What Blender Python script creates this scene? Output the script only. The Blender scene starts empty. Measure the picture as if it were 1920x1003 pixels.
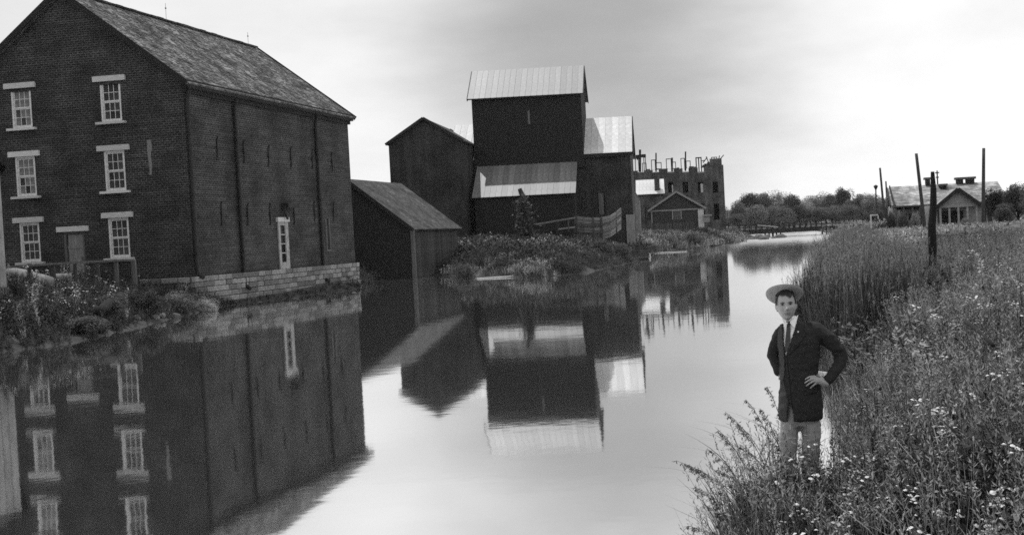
import bpy, bmesh, math, random
import numpy as np
from mathutils import Matrix, Vector, Euler

random.seed(7); RNG = np.random.default_rng(7)
S = bpy.context.scene
COL = S.collection
R = math.radians

# ------------------------------------------------------------------ camera
FPX = 2200.0; PPX, PPY = 1160.0, 501.5; CAMZ = 2.6
PITCH, ROLL = R(1.75), R(-2.8)
cam_d = bpy.data.cameras.new('camera'); cam = bpy.data.objects.new('camera', cam_d); COL.objects.link(cam)
cam_d.sensor_width = 36; cam_d.lens = FPX/1920*36
cam_d.shift_x = -(PPX-960)/1920; cam_d.shift_y = 0
cam_d.clip_start = .1; cam_d.clip_end = 6000
CR = (Matrix.Rotation(math.pi/2-PITCH, 4, 'X') @ Matrix.Rotation(ROLL, 4, 'Z'))
cam.matrix_world = Matrix.Translation((0, 0, CAMZ)) @ CR
S.camera = cam
CR3 = CR.to_3x3(); CAMP = Vector((0, 0, CAMZ))

# ------------------------------------------------------------------ light
SUN_TO = Vector((-.19, .27, 1)).normalized()
w = bpy.data.worlds.new('World'); S.world = w; w.use_nodes = True
def build_world():
    nt = w.node_tree; n = nt.nodes; l = nt.links; n.clear()
    out = n.new('ShaderNodeOutputWorld'); bg = n.new('ShaderNodeBackground'); bg.inputs[1].default_value = .1
    sky = n.new('ShaderNodeTexSky'); sky.sky_type = 'NISHITA'; sky.sun_disc = False
    sky.sun_elevation = math.asin(SUN_TO.z); sky.sun_rotation = math.atan2(SUN_TO.x, SUN_TO.y)
    sky.dust_density = 2.0
    bw = n.new('ShaderNodeRGBToBW'); l.new(sky.outputs[0], bw.inputs[0])
    tc = n.new('ShaderNodeTexCoord')
    def math_(op, a, b=None, c=None, clamp=False):
        m = n.new('ShaderNodeMath'); m.operation = op; m.use_clamp = clamp
        for i, x in enumerate((a, b, c)):
            if x is None: continue
            if isinstance(x, (int, float)): m.inputs[i].default_value = x
            else: l.new(x, m.inputs[i])
        return m.outputs[0]
    def noise(scale, detail, stretch, rough=.55, dist=0.0):
        mp = n.new('ShaderNodeMapping'); mp.inputs['Scale'].default_value = stretch
        l.new(tc.outputs['Generated'], mp.inputs[0])
        t = n.new('ShaderNodeTexNoise'); t.inputs['Scale'].default_value = scale
        t.inputs['Detail'].default_value = detail; t.inputs['Roughness'].default_value = rough
        t.inputs['Distortion'].default_value = dist
        l.new(mp.outputs[0], t.inputs[0]); return t.outputs[0]
    sep = n.new('ShaderNodeSeparateXYZ'); l.new(tc.outputs['Generated'], sep.inputs[0])
    n1 = noise(2.2, 5, (1, 1, 3.0)); n2 = noise(7, 6, (1, 1, 2.6), .6, .4)
    # high cloud veil: pale near the horizon, greyer cloud bank higher up
    z = math_('ABSOLUTE', sep.outputs[2])
    rise = n.new('ShaderNodeMapRange'); rise.interpolation_type = 'SMOOTHSTEP'
    rise.inputs[1].default_value = .02; rise.inputs[2].default_value = .19
    rise.inputs[3].default_value = SKY_LOW; rise.inputs[4].default_value = SKY_HIGH
    l.new(z, rise.inputs[0])
    # the cloud bank ahead: broad greyer cloud over the mill, clearing to the right
    def lobe(d, r0, r1):
        d = Vector(d).normalized()
        vm = n.new('ShaderNodeVectorMath'); vm.operation = 'DISTANCE'
        l.new(tc.outputs['Generated'], vm.inputs[0]); vm.inputs[1].default_value = d
        wob = math_('MULTIPLY_ADD', math_('SUBTRACT', n1, .5), .22, vm.outputs['Value'])
        m = n.new('ShaderNodeMapRange'); m.interpolation_type = 'SMOOTHSTEP'
        m.inputs[1].default_value = r0; m.inputs[2].default_value = r1
        m.inputs[3].default_value = 1; m.inputs[4].default_value = 0
        l.new(wob, m.inputs[0]); return m.outputs[0]
    bank = lobe((-.01, 1, .18), .03, .24)
    v = math_('MULTIPLY', rise.outputs[0], math_('MULTIPLY_ADD', bank, -.54, 1.0))
    v = math_('MULTIPLY', v, math_('MULTIPLY_ADD', math_('SUBTRACT', n1, .5), .6, 1.0))
    v = math_('MULTIPLY', v, math_('MULTIPLY_ADD', math_('SUBTRACT', n2, .5), .22, 1.0))
    v = math_('MULTIPLY', v, math_('MULTIPLY_ADD', sep.outputs[0], .20, 1.0))
    v = math_('ADD', math_('MULTIPLY', v, .9), math_('MULTIPLY', bw.outputs[0], .1))
    l.new(v, bg.inputs[0]); l.new(bg.outputs[0], out.inputs[0])
SKY_LOW, SKY_HIGH = 11.0, 9.6
build_world()
sun_d = bpy.data.lights.new('sun', 'SUN'); sun_d.energy = 3.0; sun_d.angle = R(.6); sun_d.color = (1, 1, 1)
sun = bpy.data.objects.new('sun', sun_d); COL.objects.link(sun)
sun.rotation_euler = SUN_TO.to_track_quat('Z', 'Y').to_euler()
S.view_settings.view_transform = 'Standard'; S.view_settings.look = 'None'
S.view_settings.exposure = 0.0; S.view_settings.gamma = 1.0; S.view_settings.use_curve_mapping = False
S.render.engine = 'CYCLES'
S.cycles.max_bounces = 6; S.cycles.diffuse_bounces = 2; S.cycles.glossy_bounces = 3; S.cycles.transparent_max_bounces = 6
S.cycles.filter_width = 1.6
S.cycles.use_denoising = False

# ------------------------------------------------------------------ placing
def ray(u, v):
    return CR3 @ Vector(((u-PPX)/FPX, -(v-PPY)/FPX, -1))
def at(u, v, Y):
    d = ray(u, v); return CAMP + d*(Y/d.y)
def W(u, v, z=0.0):
    d = ray(u, v); return CAMP + d*((z-CAMZ)/d.z)
def XZ(u, Y, z):                       # world x of the image column u at depth Y and height z
    # solve by two steps of projection
    x = 0.0
    for _ in range(6):
        p = CR3.transposed() @ (Vector((x, Y, z))-CAMP)
        uu = PPX + FPX*p.x/-p.z
        x += (u-uu)*Y/FPX
    return x
def hit(u, v, org, th, axis, val):     # pixel ray against a plane of a building's own frame
    M = Matrix.Rotation(-th, 3, 'Z')
    o = M @ (CAMP-Vector(org)); d = M @ ray(u, v)
    t = (val-o[axis])/d[axis]
    return o + d*t

# ------------------------------------------------------------------ materials
MATS = {}
def mat(name, lo, hi=None, rough=.8, scale=4.0, detail=6, bump=.3, bdist=.02, kind=None, metallic=0, stretch=(1,1,1), spec=.3, **k):
    if name in MATS: return MATS[name]
    hi = lo if hi is None else hi
    m = bpy.data.materials.new(name); m.use_nodes = True; MATS[name] = m
    nt = m.node_tree; n = nt.nodes; l = nt.links
    p = n['Principled BSDF']; p.inputs['Roughness'].default_value = rough; p.inputs['Metallic'].default_value = metallic
    p.inputs['Specular IOR Level'].default_value = spec
    tc = n.new('ShaderNodeTexCoord'); mp = n.new('ShaderNodeMapping'); mp.inputs['Scale'].default_value = stretch
    l.new(tc.outputs['Object'], mp.inputs[0])
    no = n.new('ShaderNodeTexNoise'); no.inputs['Scale'].default_value = scale; no.inputs['Detail'].default_value = detail
    no.inputs['Roughness'].default_value = .65
    l.new(mp.outputs[0], no.inputs[0])
    cr = n.new('ShaderNodeValToRGB'); cr.color_ramp.elements[0].position = .32; cr.color_ramp.elements[1].position = .68
    cr.color_ramp.elements[0].color = (lo, lo, lo, 1); cr.color_ramp.elements[1].color = (hi, hi, hi, 1)
    l.new(no.outputs[0], cr.inputs[0])
    colour = cr.outputs[0]; height = no.outputs[0]
    if kind in ('brick', 'shingle'):
        uv = n.new('ShaderNodeUVMap'); uv.uv_map = 'UVMap'
        bt = n.new('ShaderNodeTexBrick')
        bw_, rh, mo = k.get('size', (.22, .075, .010))
        bt.inputs['Scale'].default_value = 1; bt.inputs['Brick Width'].default_value = bw_
        bt.inputs['Row Height'].default_value = rh; bt.inputs['Mortar Size'].default_value = mo
        bt.inputs['Mortar Smooth'].default_value = .3; bt.inputs['Bias'].default_value = 0
        bt.inputs['Color1'].default_value = (.55, .55, .55, 1); bt.inputs['Color2'].default_value = (1.45, 1.45, 1.45, 1)
        mv = k.get('mortar', 1.6); bt.inputs['Mortar'].default_value = (mv, mv, mv, 1)
        l.new(uv.outputs[0], bt.inputs[0])
        mx = n.new('ShaderNodeMix'); mx.data_type = 'RGBA'; mx.blend_type = 'MULTIPLY'; mx.inputs[0].default_value = 1
        l.new(colour, mx.inputs[6]); l.new(bt.outputs[0], mx.inputs[7]); colour = mx.outputs[2]
        big = n.new('ShaderNodeTexNoise'); big.inputs['Scale'].default_value = k.get('bigscale', .35); big.inputs['Detail'].default_value = 5
        l.new(tc.outputs['Object'], big.inputs[0])
        r2 = n.new('ShaderNodeMapRange'); r2.inputs[1].default_value = .3; r2.inputs[2].default_value = .7
        r2.inputs[3].default_value = .45; r2.inputs[4].default_value = 1.6; l.new(big.outputs[0], r2.inputs[0])
        stn = n.new('ShaderNodeTexNoise'); stn.inputs['Scale'].default_value = 1.6; stn.inputs['Detail'].default_value = 6; smp = n.new('ShaderNodeMapping'); smp.inputs['Scale'].default_value = k.get('streak', (1, 1, .12))
        l.new(tc.outputs['Object'], smp.inputs[0]); l.new(smp.outputs[0], stn.inputs[0])
        r4 = n.new('ShaderNodeMapRange'); r4.inputs[1].default_value = .35; r4.inputs[2].default_value = .65; r4.inputs[3].default_value = .72; r4.inputs[4].default_value = 1.32; l.new(stn.outputs[0], r4.inputs[0])
        m4 = n.new('ShaderNodeMix'); m4.data_type = 'RGBA'; m4.blend_type = 'MULTIPLY'; m4.inputs[0].default_value = 1
        l.new(colour, m4.inputs[6]); l.new(r4.outputs[0], m4.inputs[7]); colour = m4.outputs[2]
        m2 = n.new('ShaderNodeMix'); m2.data_type = 'RGBA'; m2.blend_type = 'MULTIPLY'; m2.inputs[0].default_value = 1
        l.new(colour, m2.inputs[6]); l.new(r2.outputs[0], m2.inputs[7]); colour = m2.outputs[2]
        ms = n.new('ShaderNodeMath'); ms.operation = 'SUBTRACT'; l.new(no.outputs[0], ms.inputs[0]); l.new(bt.outputs['Fac'], ms.inputs[1])
        height = ms.outputs[0]
    if kind == 'random':
        oi = n.new('ShaderNodeObjectInfo'); r2 = n.new('ShaderNodeMapRange')
        r2.inputs[3].default_value = k.get('r0', .6); r2.inputs[4].default_value = k.get('r1', 1.35)
        l.new(oi.outputs['Random'], r2.inputs[0])
        m2 = n.new('ShaderNodeMix'); m2.data_type = 'RGBA'; m2.blend_type = 'MULTIPLY'; m2.inputs[0].default_value = 1
        l.new(colour, m2.inputs[6]); l.new(r2.outputs[0], m2.inputs[7]); colour = m2.outputs[2]
    if kind == 'leaf':
        # plants differ from one to the next, and grow in lusher and sparser stands
        oi = n.new('ShaderNodeObjectInfo'); r2 = n.new('ShaderNodeMapRange'); r2.inputs[3].default_value = .45; r2.inputs[4].default_value = 1.5; l.new(oi.outputs['Random'], r2.inputs[0])
        ge = n.new('ShaderNodeNewGeometry'); pn = n.new('ShaderNodeTexNoise'); pn.inputs['Scale'].default_value = k.get('stand', .9); pn.inputs['Detail'].default_value = 4; l.new(ge.outputs['Position'], pn.inputs[0])
        r3 = n.new('ShaderNodeMapRange'); r3.inputs[1].default_value = .33; r3.inputs[2].default_value = .67; r3.inputs[3].default_value = .5; r3.inputs[4].default_value = 1.5; l.new(pn.outputs[0], r3.inputs[0])
        mm = n.new('ShaderNodeMath'); mm.operation = 'MULTIPLY'; l.new(r2.outputs[0], mm.inputs[0]); l.new(r3.outputs[0], mm.inputs[1])
        m2 = n.new('ShaderNodeMix'); m2.data_type = 'RGBA'; m2.blend_type = 'MULTIPLY'; m2.inputs[0].default_value = 1
        l.new(colour, m2.inputs[6]); l.new(mm.outputs[0], m2.inputs[7]); colour = m2.outputs[2]
    l.new(colour, p.inputs['Base Color'])
    if bump:
        b = n.new('ShaderNodeBump'); b.inputs['Strength'].default_value = bump; b.inputs['Distance'].default_value = bdist
        l.new(height, b.inputs['Height']); l.new(b.outputs[0], p.inputs['Normal'])
    if kind == 'leaf' or k.get('thin'):
        # thin leaves let some light through
        tr = n.new('ShaderNodeBsdfTranslucent'); l.new(colour, tr.inputs[0])
        ms = n.new('ShaderNodeMixShader'); ms.inputs[0].default_value = k.get('trans', .35)
        l.new(p.outputs[0], ms.inputs[1]); l.new(tr.outputs[0], ms.inputs[2]); l.new(ms.outputs[0], n['Material Output'].inputs[0])
    return m

BRICK   = mat('dark_brick', .007, .021, kind='brick', scale=6, bump=.6, bdist=.015, mortar=4.2, size=(.26, .105, .016), rough=.9, bigscale=.6, streak=(.22, .22, 3.6))
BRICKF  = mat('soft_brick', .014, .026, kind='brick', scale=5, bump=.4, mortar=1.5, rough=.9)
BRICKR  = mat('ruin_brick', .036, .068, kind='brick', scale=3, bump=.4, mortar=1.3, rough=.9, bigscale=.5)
SHING   = mat('weathered_shingles', .075, .16, kind='shingle', size=(.17, .15, .012), mortar=.45, scale=3, bump=.7, bdist=.03, rough=.9, bigscale=.8)
SHING2  = mat('old_shingles', .025, .07, kind='shingle', size=(.2, .16, .012), mortar=.5, scale=3, bump=.6, bdist=.03, rough=.9, bigscale=.8)
STONE   = mat('limestone', .11, .28, kind='random', r0=.45, r1=1.25, scale=5, bump=.8, bdist=.04, rough=.9)
LINTEL  = mat('pale_stone', .36, .52, kind='random', r0=.85, r1=1.1, scale=6, bump=.4, rough=.85)
WHITE   = mat('white_paint', .38, .62, scale=9, bump=.15, rough=.6)
GLASS   = mat('dark_glass', .006, .03, scale=1.3, bump=.05, rough=.15, spec=.16, kind='random', r0=.3, r1=2.2)
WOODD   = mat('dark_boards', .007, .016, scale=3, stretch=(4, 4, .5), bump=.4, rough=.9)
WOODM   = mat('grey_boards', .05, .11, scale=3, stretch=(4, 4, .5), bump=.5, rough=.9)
PLANK   = mat('weathered_plank', .08, .17, kind='random', scale=3, stretch=(1, 1, 4), bump=.5, rough=.9)
PLANKP  = mat('pale_plank', .30, .5, scale=4, stretch=(1, 1, 3), bump=.3, rough=.85)
METALR  = mat('metal_roof', .075, .18, kind='random', r0=.72, r1=1.2, scale=2.2, stretch=(1, 1, 1), bump=.1, rough=.5, spec=.4)
METALB  = mat('bright_roof', .34, .6, kind='random', r0=.82, r1=1.08, scale=1.5, bump=.1, rough=.5)
IRON    = mat('dark_iron', .008, .016, scale=8, bump=.2, rough=.7)
CHAR    = mat('charred_wood', .004, .010, scale=8, stretch=(3, 3, .5), bump=.6, rough=.9)
POLE    = mat('pole_wood', .03, .06, scale=5, stretch=(3, 3, .4), bump=.5, rough=.9)
DOORW   = mat('worn_door_wood', .10, .24, scale=3, stretch=(3, 3, .6), bump=.3, rough=.85)
EARTH   = mat('earth', .022, .06, scale=1.2, detail=9, bump=.8, bdist=.08, rough=1)
RUBBLE  = mat('pale_rubble', .08, .19, kind='random', scale=4, bump=.8, bdist=.05, rough=.95)
BARK    = mat('bark', .02, .045, scale=6, stretch=(2, 2, .5), bump=.8, rough=.95)

# ------------------------------------------------------------------ mesh helper
class MB:
    def __init__(s): s.v = []; s.f = []; s.uv = []; s.mi = []; s.cur = 0
    def face(s, pts, uv=None):
        pts = [Vector(p) for p in pts]; i0 = len(s.v); s.v += [tuple(p) for p in pts]
        s.f.append(tuple(range(i0, i0+len(pts)))); s.mi.append(s.cur)
        if uv is None:
            nrm = (pts[1]-pts[0]).cross(pts[2]-pts[0])
            if nrm.length > 1e-12: nrm.normalize()
            ax, ay, az = abs(nrm.x), abs(nrm.y), abs(nrm.z)
            if az < .25:
                uv = [(p.x, p.z) if ay > ax else (p.y, p.z) for p in pts]
            elif ax > ay: uv = [(p.y, p.x/max(az, .2)) for p in pts]
            else: uv = [(p.x, p.y/max(az, .2)) for p in pts]
        s.uv += uv
    def box(s, x0, x1, y0, y1, z0, z1):
        a = [(x0,y0,z0),(x1,y0,z0),(x1,y1,z0),(x0,y1,z0),(x0,y0,z1),(x1,y0,z1),(x1,y1,z1),(x0,y1,z1)]
        for q in ((3,2,1,0),(4,5,6,7),(0,1,5,4),(1,2,6,5),(2,3,7,6),(3,0,4,7)): s.face([a[i] for i in q])
        return s
    def hexa(s, a):     # 8 points, bottom ring then top ring
        for q in ((3,2,1,0),(4,5,6,7),(0,1,5,4),(1,2,6,5),(2,3,7,6),(3,0,4,7)): s.face([a[i] for i in q])
        return s
    def slab(s, quad, t):   # quad given CCW seen from outside; thickness t inwards
        q = [Vector(p) for p in quad]; nr = (q[1]-q[0]).cross(q[2]-q[0]).normalized()
        b = [p-nr*t for p in q]; return s.hexa(b+q)
    def beam(s, a, b, wd, h=None, up=(0,0,1)):
        a = Vector(a); b = Vector(b); h = h or wd; d = (b-a).normalized()
        upv = Vector(up)
        if abs(d.dot(upv)) > .98: upv = Vector((0, 1, 0))
        sx = d.cross(upv).normalized()*wd/2; sz = sx.cross(d).normalized()*h/2
        return s.hexa([a-sx-sz, a+sx-sz, b+sx-sz, b-sx-sz, a-sx+sz, a+sx+sz, b+sx+sz, b-sx+sz])
    def tube(s, pts, rad, n=8, cap=True):
        pts = [Vector(p) for p in pts]; rings = []
        if not hasattr(rad, '__len__'): rad = [rad]*len(pts)
        up = Vector((0, 0, 1)); ref = None
        for i, p in enumerate(pts):
            d = (pts[min(i+1, len(pts)-1)]-pts[max(i-1, 0)]).normalized()
            if ref is None: ref = d.cross(Vector((.3, 1, .2))).normalized()
            ref = (ref-d*ref.dot(d)).normalized(); bi = d.cross(ref)
            r = rad[i]; rx, ry = (r if hasattr(r, '__len__') else (r, r))
            rings.append([p+ref*math.cos(t)*rx+bi*math.sin(t)*ry for t in [2*math.pi*j/n for j in range(n)]])
        base = len(s.v)
        for rg in rings: s.v += [tuple(q) for q in rg]
        def add(ix): s.f.append(tuple(ix)); s.mi.append(s.cur); s.uv += [(s.v[i][0]+s.v[i][1], s.v[i][2]) for i in ix]
        for i in range(len(rings)-1):
            for j in range(n):
                a = base+i*n+j; b = base+i*n+(j+1) % n
                add((a, b, b+n, a+n))
        if cap:
            add([base+j for j in range(n)][::-1]); add([base+(len(rings)-1)*n+j for j in range(n)])
        return s
    def wall(s, axis, val, a0, a1, z0, z1, holes=(), depth=.2, flip=False, outward=1):
        # wall plane with openings; axis 1: y=val with a=x, axis 0: x=val with a=y
        A = sorted({a0, a1} | {h[0] for h in holes} | {h[1] for h in holes}); A = [a for a in A if a0 <= a <= a1]
        Z = sorted({z0, z1} | {h[2] for h in holes} | {h[3] for h in holes}); Z = [z for z in Z if z0 <= z <= z1]
        P = (lambda a, z, o=0: (a, val+o, z)) if axis == 1 else (lambda a, z, o=0: (val+o, a, z))
        for i in range(len(A)-1):
            for j in range(len(Z)-1):
                ca, cz = (A[i]+A[i+1])/2, (Z[j]+Z[j+1])/2
                if any(h[0] < ca < h[1] and h[2] < cz < h[3] for h in holes): continue
                s.face([P(A[i], Z[j]), P(A[i+1], Z[j]), P(A[i+1], Z[j+1]), P(A[i], Z[j+1])])
        d = -depth*outward
        for h in holes:
            a, b, c, e = h[:4]
            s.face([P(a, c), P(a, c, d), P(a, e, d), P(a, e)]); s.face([P(b, c), P(b, c, d), P(b, e, d), P(b, e)])
            s.face([P(a, c), P(b, c), P(b, c, d), P(a, c, d)]); s.face([P(a, e), P(b, e), P(b, e, d), P(a, e, d)])
        return s
    def mesh(s, name, mats, smooth=False):
        me = bpy.data.meshes.new(name); me.from_pydata(s.v, [], s.f)
        ul = me.uv_layers.new(name='UVMap'); ul.data.foreach_set('uv', [c for q in s.uv for c in q])
        if not hasattr(mats, '__len__'): mats = [mats]
        for m in mats: me.materials.append(m)
        if len(mats) > 1: me.polygons.foreach_set('material_index', s.mi)
        if smooth: me.polygons.foreach_set('use_smooth', [True]*len(s.f))
        me.update(); return me
    def build(s, name, mats, parent=None, smooth=False, **props):
        return obj(name, s.mesh(name, mats, smooth), parent, **props)
def obj(name, me, parent=None, loc=None, rot=None, scale=None, **props):
    o = bpy.data.objects.new(name, me); COL.objects.link(o)
    if parent: o.parent = parent
    if loc is not None: o.location = loc
    if rot is not None: o.rotation_euler = rot
    if scale is not None: o.scale = scale
    for k, v in props.items(): o[k] = v
    return o
def thing(name, label, cat, loc=(0, 0, 0), rz=0.0, group=None):
    o = obj(name, None, loc=loc, rot=(0, 0, rz), label=label, category=cat)
    if group: o['group'] = group
    return o
def clone(o, loc=None, rz=None, label=None, scale=None):
    c = o.copy(); COL.objects.link(c)
    for ch in [x for x in COL.objects if x.parent == o]:
        k = ch.copy(); COL.objects.link(k); k.parent = c
        for g in [x for x in COL.objects if x.parent == ch]:
            q = g.copy(); COL.objects.link(q); q.parent = k
    if loc is not None: c.location = loc
    if rz is not None: c.rotation_euler = (0, 0, rz)
    if label: c['label'] = label
    if scale is not None: c.scale = scale
    return c
def block_mesh(name, m, ch=.12):     # a unit block with dressed (chamfered) outer edges, 20 triangles or so
    mb = MB(); a, b = .5, .5-ch
    ring0 = [(-a,-a,-a),(a,-a,-a),(a,a,-a),(-a,a,-a)]; ring1 = [(-a,-a,b),(a,-a,b),(a,a,b),(-a,a,b)]; ring2 = [(-b,-b,a),(b,-b,a),(b,b,a),(-b,b,a)]
    mb.face(ring0[::-1]); mb.face(ring2)
    for q0, q1 in ((ring0, ring1), (ring1, ring2)):
        for i in range(4): mb.face([q0[i], q0[(i+1) % 4], q1[(i+1) % 4], q1[i]])
    return mb.mesh(name, m)

# ------------------------------------------------------------------ water outline and ground
def wp(u, v): p = W(u, v); return (p.x, p.y)
RSH = [(-9, -60), (-2.2, -10), (-.3, 1), (.55, 5), (.68, 8), (.80, 9), (1.15, 9.6), (1.8, 10.1), (2.02, 10.7), (2.35, 12), (2.6, 13.6), (2.7, 15), (2.95, 17), (3.2, 19.3), (4.4, 21.5),
       (6.0, 37), (9.5, 55), (21.8, 120), (43, 229), (48, 270), (56, 330), (60, 372)]
LSH = [(45, 372), (36, 320), (27, 262), (25, 238), wp(1388, 447), wp(1400, 451), wp(1365, 458), wp(1330, 463), wp(1250, 470), wp(1200, 480), wp(1192, 491),
       wp(1100, 512), wp(1000, 521), wp(870, 518), wp(780, 515), wp(700, 525), wp(674, 542), wp(560, 556), wp(430, 573),
       wp(330, 596), wp(250, 617), wp(130, 644), wp(0, 660), (-32, 32), (-120, 28), (-120, -60)]
POLY = np.array(RSH + LSH)
def seg_dist(P, pts):
    pts = np.array(pts); best = np.full(len(P), 1e9)
    for a, b in zip(pts[:-1], pts[1:]):
        ab = b-a; t = np.clip(((P-a)@ab)/(ab@ab), 0, 1); q = a+t[:, None]*ab
        best = np.minimum(best, np.hypot(*(P-q).T))
    return best
def inside(P, poly):
    x, y = P[:, 0], P[:, 1]; c = np.zeros(len(P), bool); n = len(poly)
    for i in range(n):
        (x1, y1), (x2, y2) = poly[i], poly[(i+1) % n]
        if y1 == y2: continue
        k = ((y1 > y) != (y2 > y)) & (x < (x2-x1)*(y-y1)/(y2-y1)+x1); c ^= k
    return c
def wob(P, s, seed=0):
    x, y = P[:, 0]/s, P[:, 1]/s; r = np.zeros(len(P))
    g = np.random.default_rng(seed)
    for k in range(6):
        a, f, p = g.uniform(0, 6.28), 1.0*1.6**k, g.uniform(0, 6.28)
        r += np.sin((x*math.cos(a)+y*math.sin(a))*f*2+p+1.3*np.sin((x*math.sin(a)-y*math.cos(a))*f+p))/1.5**k
    return r/3
def ground_z(P):
    P = np.asarray(P, float)
    dr, dl = seg_dist(P, RSH), seg_dist(P, LSH)
    ins = inside(P, POLY); d = np.minimum(dr, dl)
    zr = 1.3*(1-np.exp(-dr/2.4))*(1-.3*np.clip((P[:, 1]-50)/60, 0, 1)); zl = 1.75*(1-np.exp(-dl/4.5))
    z = np.where(dr < dl, zr, zl) + wob(P, 3.0, 3)*.10*np.clip(d/2, 0, 1) + wob(P, .7, 5)*.03*np.clip(d/1, 0, 1)
    far = np.clip((P[:, 1]-300)/400, 0, 1); z = z+far*1.0
    return np.where(ins, -.12-np.minimum(d*.35, 1.3), z)
def gz(x, y): return float(ground_z([(x, y)])[0])

def make_ground():
    ny, nx = 330, 420
    k = np.linspace(0, 1, ny); Y = -45+8*np.exp(k*math.log(3000/8.0)); Y = -60 + (Y-Y[0])
    near = np.linspace(-8, 60, 230); far = 60*np.exp(np.linspace(0, 1, 120)[1:]*math.log(50)); Y = np.concatenate([[-60, -30, -15], near, far]); ny = len(Y)
    s = np.linspace(-1, 1, nx); s = np.sign(s)*(np.abs(s)*.35+np.abs(s)**2.6*1.25)
    X = s[None, :]*(np.maximum(Y, 0)[:, None]*.9+22)+(0.03*np.maximum(Y, 0))[:, None]
    P = np.stack([X.ravel(), np.repeat(Y, nx)], 1); Z = ground_z(P)
    V = np.column_stack([P, Z]); i = np.arange(ny*nx).reshape(ny, nx)
    F = np.stack([i[:-1, :-1], i[:-1, 1:], i[1:, 1:], i[1:, :-1]], -1).reshape(-1, 4)
    me = bpy.data.meshes.new('ground'); me.vertices.add(len(V)); me.vertices.foreach_set('co', V.ravel())
    me.loops.add(F.size); me.loops.foreach_set('vertex_index', F.ravel())
    me.polygons.add(len(F)); me.polygons.foreach_set('loop_start', np.arange(len(F))*4); me.polygons.foreach_set('loop_total', np.full(len(F), 4))
    me.polygons.foreach_set('use_smooth', np.ones(len(F), bool)); me.update(); me.validate()
    me.materials.append(EARTH); obj('ground', me, kind='structure')
make_ground()

def water_mat():
    m = bpy.data.materials.new('canal_water'); m.use_nodes = True; nt = m.node_tree; n = nt.nodes; l = nt.links
    p = n['Principled BSDF']; n.remove(p)
    gl = n.new('ShaderNodeBsdfGlossy'); gl.inputs['Roughness'].default_value = .035; gl.inputs[0].default_value = (1, 1, 1, 1)
    df = n.new('ShaderNodeBsdfDiffuse'); df.inputs[0].default_value = (.06, .06, .06, 1)      # murky, silt-laden water
    ms = n.new('ShaderNodeMixShader'); ms.inputs[0].default_value = .90
    l.new(df.outputs[0], ms.inputs[1]); l.new(gl.outputs[0], ms.inputs[2]); l.new(ms.outputs[0], n['Material Output'].inputs[0])
    tc = n.new('ShaderNodeTexCoord'); mp = n.new('ShaderNodeMapping'); mp.inputs['Scale'].default_value = (1, 1, 1)
    l.new(tc.outputs['Object'], mp.inputs[0])
    a = n.new('ShaderNodeTexNoise'); a.inputs['Scale'].default_value = .9; a.inputs['Detail'].default_value = 3
    b = n.new('ShaderNodeTexNoise'); b.inputs['Scale'].default_value = 5; b.inputs['Detail'].default_value = 2
    l.new(mp.outputs[0], a.inputs[0]); l.new(mp.outputs[0], b.inputs[0])
    ad = n.new('ShaderNodeMath'); ad.operation = 'MULTIPLY_ADD'; ad.inputs[1].default_value = .12
    l.new(b.outputs[0], ad.inputs[0]); l.new(a.outputs[0], ad.inputs[2])
    bp = n.new('ShaderNodeBump'); bp.inputs['Strength'].default_value = .16; bp.inputs['Distance'].default_value = .012
    l.new(ad.outputs[0], bp.inputs['Height']); l.new(bp.outputs[0], gl.inputs['Normal'])
    # the far reach is ruffled by a light wind, the near water lies still
    sp_ = n.new('ShaderNodeSeparateXYZ'); l.new(tc.outputs['Object'], sp_.inputs[0])
    wn = n.new('ShaderNodeMath'); wn.operation = 'MULTIPLY_ADD'; wn.inputs[1].default_value = 70; l.new(a.outputs[0], wn.inputs[0]); l.new(sp_.outputs[1], wn.inputs[2])
    mr = n.new('ShaderNodeMapRange'); mr.interpolation_type = 'SMOOTHSTEP'; mr.inputs[1].default_value = 150; mr.inputs[2].default_value = 240; mr.inputs[3].default_value = .042; mr.inputs[4].default_value = .20
    l.new(wn.outputs[0], mr.inputs[0]); l.new(mr.outputs[0], gl.inputs['Roughness'])
    return m
wm = MB(); wm.face([(-400, -60, 0), (400, -60, 0), (400, 420, 0), (-400, 420, 0)])
wm.build('water', water_mat(), kind='structure')

HAZE = .00008
hz = bpy.data.materials.new('thin_haze'); hz.use_nodes = True; hz.node_tree.nodes.remove(hz.node_tree.nodes['Principled BSDF'])
pv = hz.node_tree.nodes.new('ShaderNodeVolumePrincipled'); pv.inputs['Color'].default_value = (.9, .9, .9, 1); pv.inputs['Density'].default_value = HAZE; pv.inputs['Anisotropy'].default_value = .2
hz.node_tree.links.new(pv.outputs[0], hz.node_tree.nodes['Material Output'].inputs['Volume'])
hb_ = MB(); hb_.box(-700, 1100, -80, 900, -4, 32); hb_.build('haze', hz, kind='stuff')

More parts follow.
